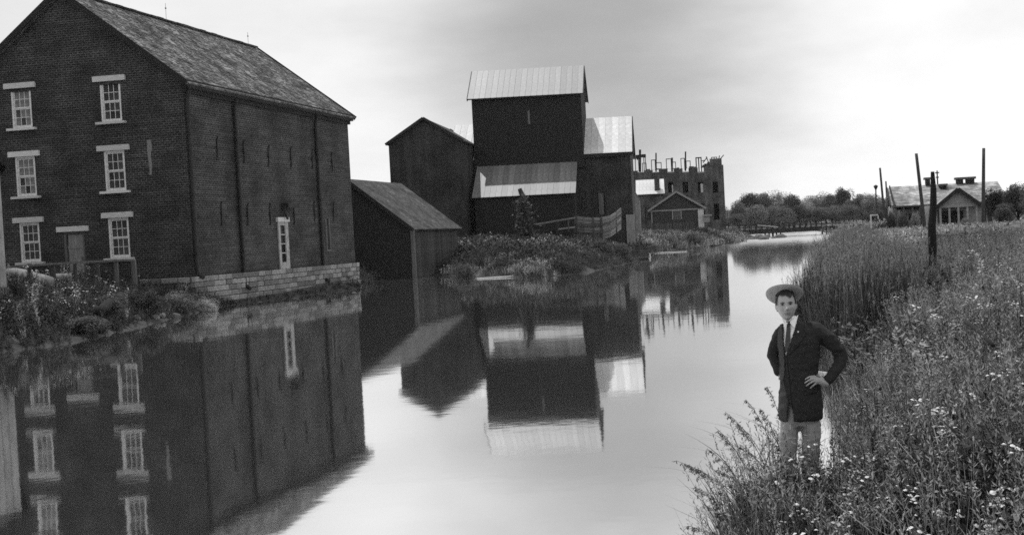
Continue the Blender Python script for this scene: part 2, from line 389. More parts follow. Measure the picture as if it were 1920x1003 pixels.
# ------------------------------------------------------------------ the big brick mill on the left
TH = R(-10.7)
N = at(363, 515, 54); NORG = Vector((N.x, N.y, 0))
EV, RG, WID, LEN = 10.55, 14.95, 11.7, 18.4
mill = thing('brick_mill', 'tall dark brick mill with shingled gable roof, white sash windows and pale stone base', 'mill', NORG, TH)
def fr(u, v): return hit(u, v, NORG, TH, 1, 0)
def sd(u, v): return hit(u, v, NORG, TH, 0, 0)
wins = [(22, 167, 63, 237), (187, 155, 231, 228), (27, 295, 69, 366), (195, 285, 237, 357), (33, 420, 76, 488), (200, 411, 243, 482)]
fh = []
for (a, b, c, d) in wins:
    p = fr((a+c)/2, (b+d)/2); fh.append([p.x-.53, p.x+.53, p.z-.93, p.z+.93])
for col_ in (0, 1):
    mx = sum((fh[i][0]+fh[i][1])/2 for i in (col_, col_+2, col_+4))/3
    for i in (col_, col_+2, col_+4): fh[i][0], fh[i][1] = mx-.53, mx+.53
for r_ in (0, 2, 4):
    mz = sum((fh[i][2]+fh[i][3])/2 for i in (r_, r_+1))/2
    for i in (r_, r_+1): fh[i][2], fh[i][3] = mz-.93, mz+.93
pd = fr(140, 476); door_h = [pd.x-.55, pd.x+.55, 1.55, fr(140, 434).z]
mb = MB()
mb.wall(1, 0, -WID, 0, -.5, EV, fh+[door_h], .22, outward=-1)
mb.face([(-WID, 0, EV), (0, 0, EV), (-WID/2, 0, RG)])
ph0, ph1 = sd(519, 414), sd(543, 497); SH = [ph0.y+.05, ph1.y-.1, ph1.z, ph0.z-.1]
q0, q1 = sd(609, 410), sd(619, 468); SH2 = [q0.y, q1.y+.1, q1.z, q0.z]
mb.wall(0, 0, 0, LEN, 1.5, EV, [SH, SH2], .2)
mb.wall(0, 0, 0, LEN, -.5, 1.5)
mb.wall(1, LEN, -WID, 0, -.5, EV); mb.face([(-WID, LEN, EV), (0, LEN, EV), (-WID/2, LEN, RG)])
mb.wall(0, -WID, 0, LEN, -.5, EV)
mb.build('wall', BRICK, mill)
def gable_roof(parent, x0, x1, y0, y1, ev, rg, m, trim, over=.35, ovy=.35, t=.14, name='roof', mat2=None):
    xm = (x0+x1)/2; sl = (rg-ev)/((x1-x0)/2)
    r = MB(); l0 = ev-over*sl
    r.slab([(xm, y0-ovy, rg+.05), (x0-over, y0-ovy, l0+.05), (x0-over, y1+ovy, l0+.05), (xm, y1+ovy, rg+.05)][::-1] if False else
           [(x0-over, y0-ovy, l0+.12), (xm, y0-ovy, rg+.12), (xm, y1+ovy, rg+.12), (x0-over, y1+ovy, l0+.12)], t)
    r.slab([(xm, y0-ovy, rg+.12), (x1+over, y0-ovy, l0+.12), (x1+over, y1+ovy, l0+.12), (xm, y1+ovy, rg+.12)], t)
    ro = r.build(name, m, parent)
    for yy in (y0-ovy-.05, y1+ovy+.05):
        v = MB(); v.beam((x0-over, yy, l0+.06), (xm, yy, rg+.06), .06, .26); v.build('verge_board', trim, ro)
        v = MB(); v.beam((xm, yy, rg+.06), (x1+over, yy, l0+.06), .06, .26); v.build('verge_board', trim, ro)
    return ro
roof = gable_roof(mill, -WID, 0, 0, LEN, EV, RG, SHING, WOODD, .4, .25)
rc = MB()
for i in range(31): # ridge caps
    y = -.25+i*(LEN+.5)/31
    rc.box(-WID/2-.13, -WID/2+.13, y+.01, y+.58, RG+.12, RG+.2+random.uniform(0, .03))
rc.build('ridge_cap', SHING2, roof)
cn = MB(); cn.box(.005, .34, -.1, LEN+.1, EV-.42, EV-.06); cn.box(.005, .16, -.05, LEN+.05, EV-.62, EV-.42); cn.build('cornice', WOODD, mill)
# uneven shingle butts catching the light, as a joined mass
sb = MB(); sl = (RG-EV)/(WID/2)
for i in range(3200):
    t = random.random(); y = random.uniform(-.2, LEN+.1); row = round(t*38)/38
    x = -WID/2+row*(WID/2+.35); z = RG-(x+WID/2)*sl+.125; wdt = random.uniform(.1, .3); ln = .14
    th_ = random.uniform(.012, .045)
    sb.face([(x, y, z+.0), (x, y+wdt, z+.0), (x+ln, y+wdt, z-ln*sl+th_), (x+ln, y, z-ln*sl+th_)][::-1])
    sb.face([(x+ln, y, z-ln*sl+th_), (x+ln, y+wdt, z-ln*sl+th_), (x+ln, y+wdt, z-ln*sl), (x+ln, y, z-ln*sl)][::-1])
sb.build('shingle', SHING, roof, kind='stuff')

# sash windows: frame, two sashes of six panes, lintel, sill
def sash_meshes():
    f = MB(); f.box(-.53, -.44, .02, .16, -.93, .93); f.box(.44, .53, .02, .16, -.93, .93); f.box(-.44, .44, .02, .16, .85, .93); f.box(-.44, .44, .02, .16, -.93, -.85)
    fm = f.mesh('window_frame', WHITE)
    s = MB(); h = .85
    for (z0, z1, y) in ((0.0, h, .07), (-h, 0.0, .10)):
        s.box(-.44, -.385, y, y+.05, z0, z1); s.box(.385, .44, y, y+.05, z0, z1)
        s.box(-.385, .385, y, y+.05, z0, z0+.055); s.box(-.385, .385, y, y+.05, z1-.055, z1)
        for k in (1, 2): xx = -.385+k*.77/3; s.box(xx-.013, xx+.013, y+.01, y+.04, z0+.055, z1-.055)
        zm = (z0+z1)/2
        for k in range(3):
            xa = -.385+k*.77/3+.013*(k > 0); xb = -.385+(k+1)*.77/3-.013*(k < 2); s.box(xa, xb, y+.012, y+.038, zm-.013, zm+.013)
    sm = s.mesh('sash', WHITE)
    p = MB(); p.box(-.125, .125, -.004, .004, -.185, .185); pm = p.mesh('pane', GLASS)
    cm = MB(); cm.face([(-.44, .17, -.85), (.44, .17, -.85), (.44, .17, .85), (-.44, .17, .85)]); cmm = cm.mesh('blind', mat('dusty_blind', .02, .06, scale=2))
    return fm, sm, pm, cmm
FM, SM, PM, CM = sash_meshes()
PMD = PM.copy(); PMD.materials[0] = mat('dusty_glass', .05, .16, scale=2.5, bump=.05, rough=.3)
LM, SMM = block_mesh('lintel', LINTEL, .03), block_mesh('sill', LINTEL, .03)
for i, h in enumerate(fh):
    xc, zc = (h[0]+h[1])/2, (h[2]+h[3])/2
    win = obj('window', FM, mill, (xc, 0, zc)); obj('sash', SM, win)
    obj('lintel', LM, win, (0, -.02, .93+.13), scale=(1.65 if i < 4 else 1.6, .16, .25))
    obj('sill', SMM, win, (0, -.05, -.93-.06), scale=(1.5, .26, .11))
    for r_ in range(4):
        for c_ in range(3):
            z = (.6, .24, -.24, -.6)[r_] if True else 0
            obj('pane', PMD if i in (0, 2) and (r_, c_) not in ((3, 1), (2, 0)) else PM, win, ((c_-1)*.2567, .095 if r_ < 2 else .125, z))
dw = (door_h[0]+door_h[1])/2
dm = MB()
door = MB()
for k in range(5): door.box(-.42+k*.168+.004, -.42+(k+1)*.168-.004, .12, .17, 0, door_h[3]-door_h[2]-.12+random.uniform(-.0, .0))
door.box(-.42, .42, .10, .12, .35, .48); door.box(-.42, .42, .10, .12, 1.5, 1.63)
dr = door.build('door', DOORW, mill); dr.location = (dw+.03, 0, door_h[2])
jb = MB(); hh = door_h[3]-door_h[2]; jb.box(-.55, -.43, .03, .2, 0, hh); jb.box(.45, .55, .03, .2, 0, hh); jb.box(-.43, .45, .03, .2, hh-.11, hh); jf = jb.build('door_frame', WOODM, dr); jf.location = (-.03, 0, 0)
obj('lintel', LM, dr, (-.03, -.02, hh+.12), scale=(1.65, .16, .24))
hd = MB(); hd.tube([(.3, .085, .95), (.3, .06, .97), (.3, .06, 1.1), (.3, .085, 1.12)], .012, 6); hd.build('handle', IRON, dr)
# tall narrow window in the side wall with its pale surround
tw = MB(); a, b, c, d = SH; Mw = .17
tw.box(.0, .07, a-.05, a+Mw, c-.2, d+.05); tw.box(.0, .07, b-Mw*1.7, b+.05, c-.2, d+.05); tw.box(-.0, .07, a+Mw, b-Mw*1.7, c-.2, c+.18); tw.box(0, .07, a+Mw, b-Mw*1.7, d-.15, d+.05)
for k in range(1, 4): zz = c+.18+(d-.33-c)*k/4; tw.box(.0, .05, a+Mw, b-Mw*1.7, zz-.03, zz+.03)
sw = tw.build('window', mat('worn_grey_paint', .16, .34, scale=5), mill)
obj('lintel', LM, sw, (.03, (a+b)/2, d+.16), rot=(0, 0, R(90)), scale=(b-a+.3, .2, .24))
pp = MB(); pp.box(-.004, .004, -(b-a-Mw*2.7)/2, (b-a-Mw*2.7)/2, -(d-.33-c)/8+.03, (d-.33-c)/8-.03); ppm = pp.mesh('pane', GLASS)
for k in range(4): obj('pane', ppm, sw, (-.03, (a+Mw+b-Mw*1.7)/2, c+.18+(d-.33-c)*(k+.5)/4))
bs = MB(); bs.box(-.0, .10, a-.1, b+.1, c-.45, c-.21); bs.build('sill', LINTEL, sw)
a, b, c, d = SH2
nw = MB(); nw.box(-.12, -.10, a, b, c, d); nw.box(-.1, .03, a, a+.1, c, d); nw.box(-.1, .03, b-.1, b, c, d); nw.box(-.1, .04, a, b, c-.1, c)
nw.build('shuttered_window', [WOODM], mill)
# downpipes, wall ties, hoist beam, lightning rods
for (u, v, zb) in ((439, 260, .75), (592, 300, .65), (358, 300, 1.5)):
    y = sd(u, v).y if u > 400 else .14
    dp = MB(); x = .12
    dp.tube([(x+.12, y, EV-.5), (x, y, EV-.95), (x, y, zb+.5), (x+.02, y, zb+.1), (x+.3, y, zb-.1)], .095, 8)
    for zz in (2.5, 5.2, 8.0): dp.box(.005, .24, y-.12, y+.12, zz, zz+.07)
    dp.build('downpipe', IRON, mill)
tie = MB(); tie.box(.0, .05, -.045, .045, -.42, .42); tie.box(.05, .1, -.13, .13, -.07, .07); tie.beam((.03, 0, .42), (.03, .12, .56), .06); tie.beam((.03, 0, -.42), (.03, -.12, -.56), .06)
tm = tie.mesh('wall_tie', IRON)
for (u, v) in ((406.5, 278), (457, 285), (503, 292), (545, 295), (585, 299), (622, 304), (415, 400), (464, 402), (506, 402), (551, 402), (589, 395), (625, 397)):
    p = sd(u, v); obj('wall_tie', tm, mill, (.004, p.y, p.z), rot=(random.uniform(-.08, .08), 0, 0))
p = sd(528, 386); hb = MB(); hb.box(.0, .45, p.y-.1, p.y+1.25, p.z-.12, p.z+.12); hb.beam((.05, p.y, p.z-.1), (.3, p.y+.05, p.z-.75), .1); hb.build('hoist_beam', IRON, mill)
for (u, ln) in ((312, 1.0), (463, .85)):
    y = min(max(hit(u, 40, NORG, TH, 0, -WID/2).y, 1), LEN-.2)
    lr = MB(); lr.tube([(-WID/2, y, RG+.1), (-WID/2, y, RG+.1+ln)], .009, 5); lr.box(-WID/2-.03, -WID/2+.03, y-.03, y+.03, RG+ln*.8, RG+ln*.8+.06); lr.build('lightning_rod', IRON, mill)
# pale lime run on the front wall
st = MB(); pts = []
p0 = fr(279, 263)
for k in range(9):
    z = p0.z-k*.2; wv = .05+.04*random.random()+(.05 if k < 3 else 0); x = p0.x+.02*math.sin(k*1.3); pts.append((x, z, wv))
for (x, z, wv), (x2, z2, w2) in zip(pts, pts[1:]): st.face([(x2-w2, -.004, z2), (x2+w2, -.004, z2), (x+wv, -.004, z), (x-wv, -.004, z)])
st.build('lime_stain', mat('lime_run', .09, .2, scale=14), mill)
# stone base, stone by stone
fb = MB(); fb.box(.004, .10, -.08, LEN+.05, -.6, 1.46); fb.box(-WID, -.002, -.09, -.004, -.6, 1.46); fd = fb.build('foundation', mat('mortar', .07, .13, scale=8), mill)
STB = block_mesh('stone', STONE, .08)
z = -.12
for row, hgt in enumerate((.30, .27, .26, .27, .25, .26)):
    y = -.1-random.uniform(0, .3)
    while y < LEN:
        ln = random.uniform(.5, 1.05); y2 = min(y+ln, LEN+.08)
        if y2-y > .15: obj('stone', STB, fd, (.10+random.uniform(-.02, .035)+(.07 if row < 2 else 0), (y+y2)/2, z+hgt/2), rot=(random.uniform(-.01, .01), R(90), random.uniform(-.015, .015)),
            scale=(hgt-.025, y2-y-.025, .22))
        y = y2
    z += hgt
x = -.1
while x > -4.6:
    ln = random.uniform(.5, .9); obj('stone', STB, fd, (x-ln/2, -.10, 1.34), rot=(R(90), 0, 0), scale=(ln-.03, .24, .2)); x -= ln

# ------------------------------------------------------------------ small shed behind it
SO = at(774, 520, 84); SORG = Vector((SO.x, SO.y, 0))
sev = at(773, 426, 84).z; srg = at(657, 337, 84).z
shed = thing('timber_shed', 'low dark timber shed with shingled roof standing between the brick mill and the tall house', 'shed', SORG, TH)
mb = MB(); SW = 9.2
mb.wall(1, 0, -SW, 0, -.3, sev); mb.face([(-SW, 0, sev), (0, 0, sev), (-SW/2, 0, srg)]); mb.wall(1, 10.5, -SW, 0, -.3, sev); mb.face([(-SW, 10.5, sev), (0, 10.5, sev), (-SW/2, 10.5, srg)])
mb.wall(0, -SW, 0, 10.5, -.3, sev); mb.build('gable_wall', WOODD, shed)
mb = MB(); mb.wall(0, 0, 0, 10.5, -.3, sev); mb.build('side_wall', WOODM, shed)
bdm = MB(); bdm.box(0, .03, -.09, .09, -.0, sev-.3); bdm = bdm.mesh('plank', PLANK)
PLD = mat('dark_plank', .03, .07, kind='random', scale=3, stretch=(1, 4, .6), bump=.4, rough=.9)
bdm.materials[0] = PLD
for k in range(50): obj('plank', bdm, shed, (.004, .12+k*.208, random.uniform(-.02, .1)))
gable_roof(shed, -SW, 0, 0, 10.5, sev, srg, SHING2, WOODD, .35, .3)
ps = MB(); ps.box(.05, .3, -.15, .1, -.3, sev-.2); ps.build('corner_post', WOODM, shed)

# ------------------------------------------------------------------ tall brick building with its gable to the water
T2 = R(-3); BD = 116
BO = at(877, 500, BD); BORG = Vector((BO.x, BO.y, 0)); bev = at(735, 269, BD).z; brg = at(788, 227, BD).z+.2
bw2 = BO.x-at(734, 400, BD).x
b2 = thing('tall_gabled_brick_building', 'narrow tall windowless brick building with a plain dark gable facing the water', 'building', BORG, T2)
mb = MB(); mb.wall(1, 0, -bw2, 0, -.3, bev); mb.face([(-bw2, 0, bev), (0, 0, bev), (-bw2/2, 0, brg)]); mb.wall(1, 13, -bw2, 0, -.3, bev)
mb.wall(0, 0, 0, 13, -.3, bev); mb.wall(0, -bw2, 0, 13, -.3, bev); mb.face([(-bw2, 13, bev), (0, 13, bev), (-bw2/2, 13, brg)]); mb.build('wall', BRICKF, b2)
gable_roof(b2, -bw2, 0, 0, 13, bev, brg, SHING2, IRON, .25, .25)
fo = MB(); fo.box(-bw2-.1, .1, -.1, -.004, -.3, 1.9); fo.build('plinth', mat('dark_plinth', .05, .09), b2)

# ------------------------------------------------------------------ main mill with its tower
T3 = R(-2.3); MD = 122
MO = at(1187, 400, MD); MORG = Vector((MO.x, MO.y, 0))
mev = at(1181, 282, MD).z; mrg = at(1181, 221, MD+5.5).z
m3 = thing('timber_mill', 'large dark mill with bright metal roof and tall square tower above a lean-to', 'mill', MORG, T3)
def mf(u, v, val=0): return hit(u, v, MORG, T3, 1, val)
mx0 = mf(845, 300).x
mb = MB(); mb.wall(1, 0, mx0, 0, -.5, mev, [(mf(1121, 380).x, mf(1134, 380).x, mf(1125, 402).z, mf(1125, 362).z)], .12, outward=-1)
mb.wall(0, 0, 0, 11, -.5, mev); mb.face([(0, 0, mev), (0, 11, mev), (0, 5.5, mrg)]); mb.wall(1, 11, mx0, 0, -.5, mev)
mb.wall(0, mx0, 0, 11, -.5, mev); mb.face([(mx0, 0, mev), (mx0, 11, mev), (mx0, 5.5, mrg)]); mb.build('wall', BRICKF, m3)
pa = mf(1122, 362); pb = mf(1133, 402); bd = MB(); bd.box(pa.x-.02, pb.x+.02, .05, .10, pb.z, pa.z); bd.build('loading_door', WOODM, m3)
def shed_slope(parent, name, x0, x1, ya, za, yb, zb, m, npan, oi=0):
    # one slope falling from (ya,za) to (yb,zb), made of standing-seam sheets laid side by side
    r = MB(); r.slab([(x0, yb, zb), (x1, yb, zb), (x1, ya, za), (x0, ya, za)], .12); base = r.build(name, WOODD, parent)
    L = math.hypot(ya-yb, za-zb); an = math.atan2(za-zb, ya-yb); w_ = (x1-x0)/npan
    p = MB(); p.box(.02, w_-.02, 0, L+.04, .004, .022); p.box(-.02, .02, 0, L+.04, .004, .055); pm = p.mesh('roof_sheet', m)
    for k in range(npan): obj('roof_sheet', pm, base, (x0+k*w_, yb-.02, zb+random.uniform(.0, .006)), rot=(an, 0, 0))
    return base
sl = (mrg-mev)/5.5
shed_slope(m3, 'roof', mx0-.3, .25, 5.5, mrg+.12, -.45, mev-.45*sl+.12, METALB, 27)
rb = MB(); rb.slab([(mx0-.3, 5.5, mrg+.12), (.25, 5.5, mrg+.12), (.25, 11.4, mev-.4*sl+.12), (mx0-.3, 11.4, mev-.4*sl+.12)], .12); rb.build('rear_roof', METALR, m3)
vg = MB(); vg.beam((.28, -.45, mev-.45*sl), (.28, 5.5, mrg+.02), .07, .3); vg.beam((.28, 5.5, mrg+.02), (.28, 11.4, mev-.4*sl), .07, .3); vg.box(mx0, .2, -.5, -.4, mev-.55, mev-.2); vg.build('eaves_board', WOODD, m3)
# tower
tx0, tx1 = mf(889, 240, .3).x, mf(1093, 240, .3).x; tev = mf(985, 178, .3).z; ty0, ty1 = -.52, 6.6
trg = hit(1085, 127, MORG, T3, 1, 3.4).z
tb = MB()
sx_ = mf(993, 222, .3)
tb.wall(1, ty0, tx0, tx1, mev-1.5, tev, [(sx_.x-.12, sx_.x+.12, sx_.z-.7, sx_.z+.75)], .15, outward=-1)
tb.wall(1, ty1, tx0, tx1, mev-1.5, tev); tb.wall(0, tx0, ty0, ty1, mev-1.5, tev); tb.wall(0, tx1, ty0, ty1, mev-1.5, tev)
for x in (tx0, tx1): tb.face([(x, ty0, tev), (x, ty1, tev), (x, (ty0+ty1)/2, trg)])
tower = tb.build('tower', WOODD, m3)
sv = MB(); sv.box(sx_.x-.11, sx_.x+.11, ty0+.08, ty0+.12, sx_.z-.7, sx_.z+.75); sv.build('slit_window', mat('slit_board', .10, .16), m3)
ts = (trg-tev)/((ty1-ty0)/2)
shed_slope(tower, 'roof', tx0-.35, tx1+.25, (ty0+ty1)/2, trg+.1, ty0-.5, tev-.5*ts+.1, METALR, 20)
rb = MB(); rb.slab([(tx0-.35, (ty0+ty1)/2, trg+.1), (tx1+.25, (ty0+ty1)/2, trg+.1), (tx1+.25, ty1+.5, tev-.5*ts+.1), (tx0-.35, ty1+.5, tev-.5*ts+.1)], .1)
rb.build('rear_roof', METALR, tower)
vg = MB()
for x in (tx0-.38, tx1+.28):
    vg.beam((x, ty0-.5, tev-.5*ts), (x, (ty0+ty1)/2, trg), .07, .3); vg.beam((x, (ty0+ty1)/2, trg), (x, ty1+.5, tev-.5*ts), .07, .3)
vg.build('verge_board', IRON, tower)
# lean-to
LY = -5.0
lx0, lx1 = mf(884, 350, LY).x, mf(1079, 350, LY).x; lz0 = hit(980, 367, MORG, T3, 1, LY).z; lz1 = mf(980, 303).z
lean = MB(); lean.wall(1, LY+.3, lx0+.2, lx1-.2, -.3, lz0-.05); lean.wall(0, lx1-.2, LY+.3, 0, -.3, lz0)
lean.face([(lx1-.2, LY+.3, lz0), (lx1-.2, 0, lz0), (lx1-.2, 0, lz1-.2)]); lean.wall(0, lx0+.2, LY+.3, 0, -.3, lz0); lean.face([(lx0+.2, LY+.3, lz0), (lx0+.2, 0, lz0), (lx0+.2, 0, lz1-.2)])
lt = lean.build('lean_to', WOODD, m3)
shed_slope(lt, 'lean_to_roof', lx0, lx1, -.01, lz1, LY, lz0, METALR, 18)
pl = MB(); pl.box(-.6, .28, -.18, .18, -.4, 4.3); plo = pl.build('corner_boards', mat('faded_boards', .12, .22, scale=3, stretch=(3, 3, .5)), m3); plo.location = (-.15, -.02, 0)

# ------------------------------------------------------------------ unroofed brick shell beyond
T4 = R(-2); RD = 215
RO = at(1361, 415, RD); RORG = Vector((RO.x, RO.y, 0))
def rf(u, v, val=0): return hit(u, v, RORG, T4, 1, val)
rz = rf(1300, 315).z; rx0 = rf(1150, 350).x; rzr = rf(1357, 309).z
ruin = thing('roofless_brick_building', 'roofless brick mill shell with empty window holes and bare timbers along its top', 'building', RORG, T4)
holes = []
RU = [1174, 1201.5, 1229.5, 1257.5, 1285.5, 1314, 1341.5]
for u in RU:
    x = rf(u, 350).x
    holes.append((x-.5, x+.5, rf(u, 361.5).z, rf(u, 341).z)); holes.append((x-.5, x+.5, rf(u, 412).z, rf(u, 382).z))
nt_ = []
for u in RU[:-1]:
    x = rf(u, 320).x; nt_.append((x-.55, x+.55, rf(u, 322+(.0 if u > 1250 else 1)).z, rz))
rb = MB()
xr = rf(1331, 310).x
rb.wall(1, 0, rx0, 0, -.3, rz, holes+nt_, .5, outward=-1)
for (xa, xb, za) in ((xr, rf(1353, 300).x, rf(1343, 297.5).z), (rf(1353, 300).x, 0, rzr)):
    rb.wall(1, 0, xa, xb, rz, za); rb.wall(1, .5, xa, xb, rz, za); rb.wall(0, xa, 0, .5, rz, za); rb.wall(0, xb, 0, .5, rz, za); rb.face([(xa, 0, za), (xb, 0, za), (xb, .5, za), (xa, .5, za)])
# ragged broken course along the top
x = rx0
while x < -.6:
    w_ = random.uniform(.4, 1.2); hh = random.choice((0, .12, .2, .3))
    if hh and not any(n_[0]-.1 < x+w_/2 < n_[1]+.1 for n_ in nt_): rb.box(x, x+w_, .02, .48, rz, rz+hh)
    x += w_
rb.face([(rx0, 0, rz), (0, 0, rz), (0, .5, rz), (rx0, .5, rz)]) if False else None
bh = [(h[0]+.3, h[1]+.4, h[2], h[3]) for i, h in enumerate(holes) if i % 2 == 0]
rb.wall(1, .5, rx0, 0, -.3, rz, holes+nt_, .0)
rb.wall(0, 0, 0, 16, -.3, rz, [(k*3.2+1.2, k*3.2+2.3, 6, 8.2) for k in range(4)], .4, outward=1); rb.wall(0, -.5, .5, 16, -.3, rz, [(k*3.2+1.2, k*3.2+2.3, 6, 8.2) for k in range(4)], 0)
rb.wall(0, rx0, 0, 16, -.3, rz); rb.wall(1, 16, rx0, 0, -.3, rz-1.2, [], .4)
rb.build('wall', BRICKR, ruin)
fl = MB(); fl.box(rx0+.05, -.55, .55, 15.9, rf(1300, 366).z, rf(1300, 364).z); fl.box(rx0+.05, -.55, .55, 15.9, rf(1300, 332).z, rf(1300, 330).z); fl.build('floor_deck', WOODD, ruin)
def rpost(u, v0, v1, w_=.32, m=WOODD, name='timber_post'):
    a = rf(u, v1, .25); b = rf(u, v0, .25); p = MB(); p.beam((a.x, .25, a.z-.3), (b.x, .25, b.z), w_, w_, up=(0, 1, 0)); p.build(name, m, ruin)
for (u, v0, v1, w_) in ((1200, 281, 320, .4), (1230, 287, 320, .26), (1260, 296, 320, .34), (1285.3, 284.5, 318, .26)): rpost(u, v0, v1, w_)
def uframe(u0, u1, vt, vb, w_=.13, mid=False):
    a, b = rf(u0, vb, .2), rf(u1, vb, .2); t = rf((u0+u1)/2, vt, .2).z; bz = min(a.z, b.z)-.2
    p = MB(); p.box(a.x-w_/2, a.x+w_/2, .15, .28, bz, t); p.box(b.x-w_/2, b.x+w_/2, .15, .28, bz, t); p.box(a.x-w_/2, b.x+w_/2, .14, .29, t, t+w_)
    if mid: xm = (a.x+b.x)/2; p.box(xm-w_/2, xm+w_/2, .16, .27, bz, t)
    p.build('window_frame', WOODD, ruin)
for q in ((1192, 1198, 298, 320), (1205, 1212, 307, 320), (1222, 1229, 301, 318), (1231, 1240, 306, 316), (1250, 1259, 299, 318), (1261, 1267, 305, 315), (1277.5, 1284, 298, 318), (1287, 1294.5, 303, 314)): uframe(*q)
uframe(1306, 1315.5, 297, 320, .2, True); uframe(1335, 1345, 296, 318, .14, True); uframe(1208, 1211, 296, 318, .14)
tp = MB(); a, b = rf(1192, 294, .2), rf(1211, 292, .2); tp.beam((a.x, .2, a.z), (b.x, .2, b.z), .3, .55); a, b = rf(1194, 299, .2), rf(1206, 291, .2); tp.beam((a.x, .1, a.z), (b.x, .1, b.z), .3, .4); tp.build('broken_beam', WOODD, ruin)
for (u0, v0, u1, v1) in ((1318, 306, 1326, 295), (1324, 294, 1330, 308), (1346, 308, 1349, 292), (1350, 299, 1357, 291), (1316, 302, 1322, 301)):
    a, b = rf(u0, v0, .3), rf(u1, v1, .3); p = MB(); p.beam((a.x, .3, a.z), (b.x, .3, b.z), .16, .16); p.build('leaning_timber', WOODD, ruin)
for k, (u, w_, v) in enumerate(((1326, 1.1, 307), (1322, .9, 309), (1330, .8, 304), (1319, .7, 311))):
    a = rf(u, v, .25); p = MB(); p.box(a.x-w_/2, a.x+w_/2, .05, .45, rz-.05, a.z); p.build('broken_masonry', BRICKR, ruin)
for u in RU[:-1]:
    a = rf(u, 323, 0); p = MB(); p.box(a.x-.62, a.x+.62, -.08, .1, nt_[0][2]-.12, nt_[0][2]); so = p.build('sill', LINTEL, ruin); so.location.z = rf(u, 322.5).z-rf(RU[0], 323).z
a = rf(1316, 352, .3); p = MB(); p.box(a.x-.22, a.x+.25, .2, .3, rf(1316, 361).z, rf(1316, 344.5).z); p.build('loose_board', PLANKP, ruin)
a = rf(1261, 354, .3); p = MB(); p.box(a.x-.1, a.x+.12, .1, .2, rf(1261, 361).z, rf(1261, 347).z); p.build('loose_board', PLANKP, ruin)

# white-roofed building
T5 = R(-2); WD = 188; WO = at(1246, 415, WD); WORG = Vector((WO.x, WO.y, 0))
def wf(u, v, val=0): return hit(u, v, WORG, T5, 1, val)
wx0 = wf(1196, 363).x; wev = wf(1220, 363).z; wrg = hit(1220, 338.5, WORG, T5, 1, 4).z
whb = thing('white_roofed_building', 'small brick building with white roof and dark chimney before the roofless shell', 'building', WORG, T5)
mb = MB(); mb.wall(1, 0, wx0, 0, -.2, wev, [(wx0+1.0, wx0+1.9, 4.2, 6.2)], .2, outward=-1); mb.wall(1, 8, wx0, 0, -.2, wev)
for x in (wx0, 0): mb.wall(0, x, 0, 8, -.2, wev); mb.face([(x, 0, wev), (x, 8, wev), (x, 4, wrg)])
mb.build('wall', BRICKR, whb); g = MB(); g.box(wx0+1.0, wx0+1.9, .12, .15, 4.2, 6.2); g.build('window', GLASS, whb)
ws = (wrg-wev)/4
shed_slope(whb, 'roof', wx0-.3, .25, 4, wrg+.1, -.4, wev-.4*ws+.1, METALB, 8); rb = MB(); rb.slab([(wx0-.3, 4, wrg+.1), (.25, 4, wrg+.1), (.25, 8.4, wev-.4*ws+.1), (wx0-.3, 8.4, wev-.4*ws+.1)], .1); rb.build('rear_roof', METALR, whb)
cx = wf(1232, 350).x; ch = MB(); ch.box(cx-.42, cx+.42, .5, 1.3, wev-.5, hit(1232, 331, WORG, T5, 1, .9).z); ch.box(cx-.5, cx+.5, .42, 1.38, hit(1232, 331, WORG, T5, 1, .9).z, hit(1232, 331, WORG, T5, 1, .9).z+.2); ch.build('chimney', BRICKR, whb)
# narrow annex at the mill's corner
AO = at(1202, 440, 150); ax = thing('narrow_annex', 'narrow grey annex with a steep little roof squeezed beside the large mill', 'building', Vector((AO.x, AO.y, 0)), T5)
z1 = at(1190, 372, 150).z; z2 = at(1190, 330, 150).z; mb = MB(); mb.box(-2.6, 0, 0, 6, -.3, z1); mb.face([(-2.6, 0, z1), (0, 0, z1), (-1.9, 0, z2)]); mb.build('wall', mat('grey_plaster', .13, .22, scale=2), ax)
rb = MB(); rb.slab([(-1.9, -.1, z2), (.15, -.1, z1-.1), (.15, 6.1, z1-.1), (-1.9, 6.1, z2)], .1); rb.build('roof', METALR, ax)

# little gabled house
T6 = R(-2); GD = 172; GO = at(1319, 415, GD); GORG = Vector((GO.x, GO.y, 0))
def gf(u, v, val=0): return hit(u, v, GORG, T6, 1, val)
gx0 = gf(1221, 400).x; gev = gf(1270, 390.5).z; grg = gf(1269, 360.5).z; gw = -gx0
gh = thing('small_gabled_house', 'small dark gabled house with pale trim behind the board fence', 'house', GORG, T6)
gdx = gf(1269, 400).x
mb = MB(); mb.wall(1, 0, gx0, 0, -.2, gev, [(gdx-.55, gdx+.55, gf(1269, 412).z, gf(1269, 396.5).z)], .12, outward=-1); mb.face([(gx0, 0, gev), (0, 0, gev), (gx0/2, 0, grg)])
mb.wall(0, 0, 0, 9, -.2, gev); mb.wall(0, gx0, 0, 9, -.2, gev); mb.wall(1, 9, gx0, 0, -.2, gev); mb.face([(gx0, 9, gev), (0, 9, gev), (gx0/2, 9, grg)]); mb.build('wall', mat('house_boards', .018, .04, scale=3, stretch=(.5, .5, 4)), gh)
PTRIM = mat('pale_trim', .15, .26, scale=6)
gable_roof(gh, gx0, 0, 0, 9, gev, grg, SHING2, PTRIM, .5, .4)
p = MB(); p.box(gx0-.3, .3, -.12, -.005, gev-.35, gev-.15); p.box(gx0-.02, gx0+.15, -.08, -.004, 0, gev-.35); p.build('band_board', PTRIM, gh)
p = MB(); p.box(-.75, .1, -.1, -.004, 0, gev-.36); p.build('corner_board', mat('pale_boards', .4, .55, scale=4), gh)
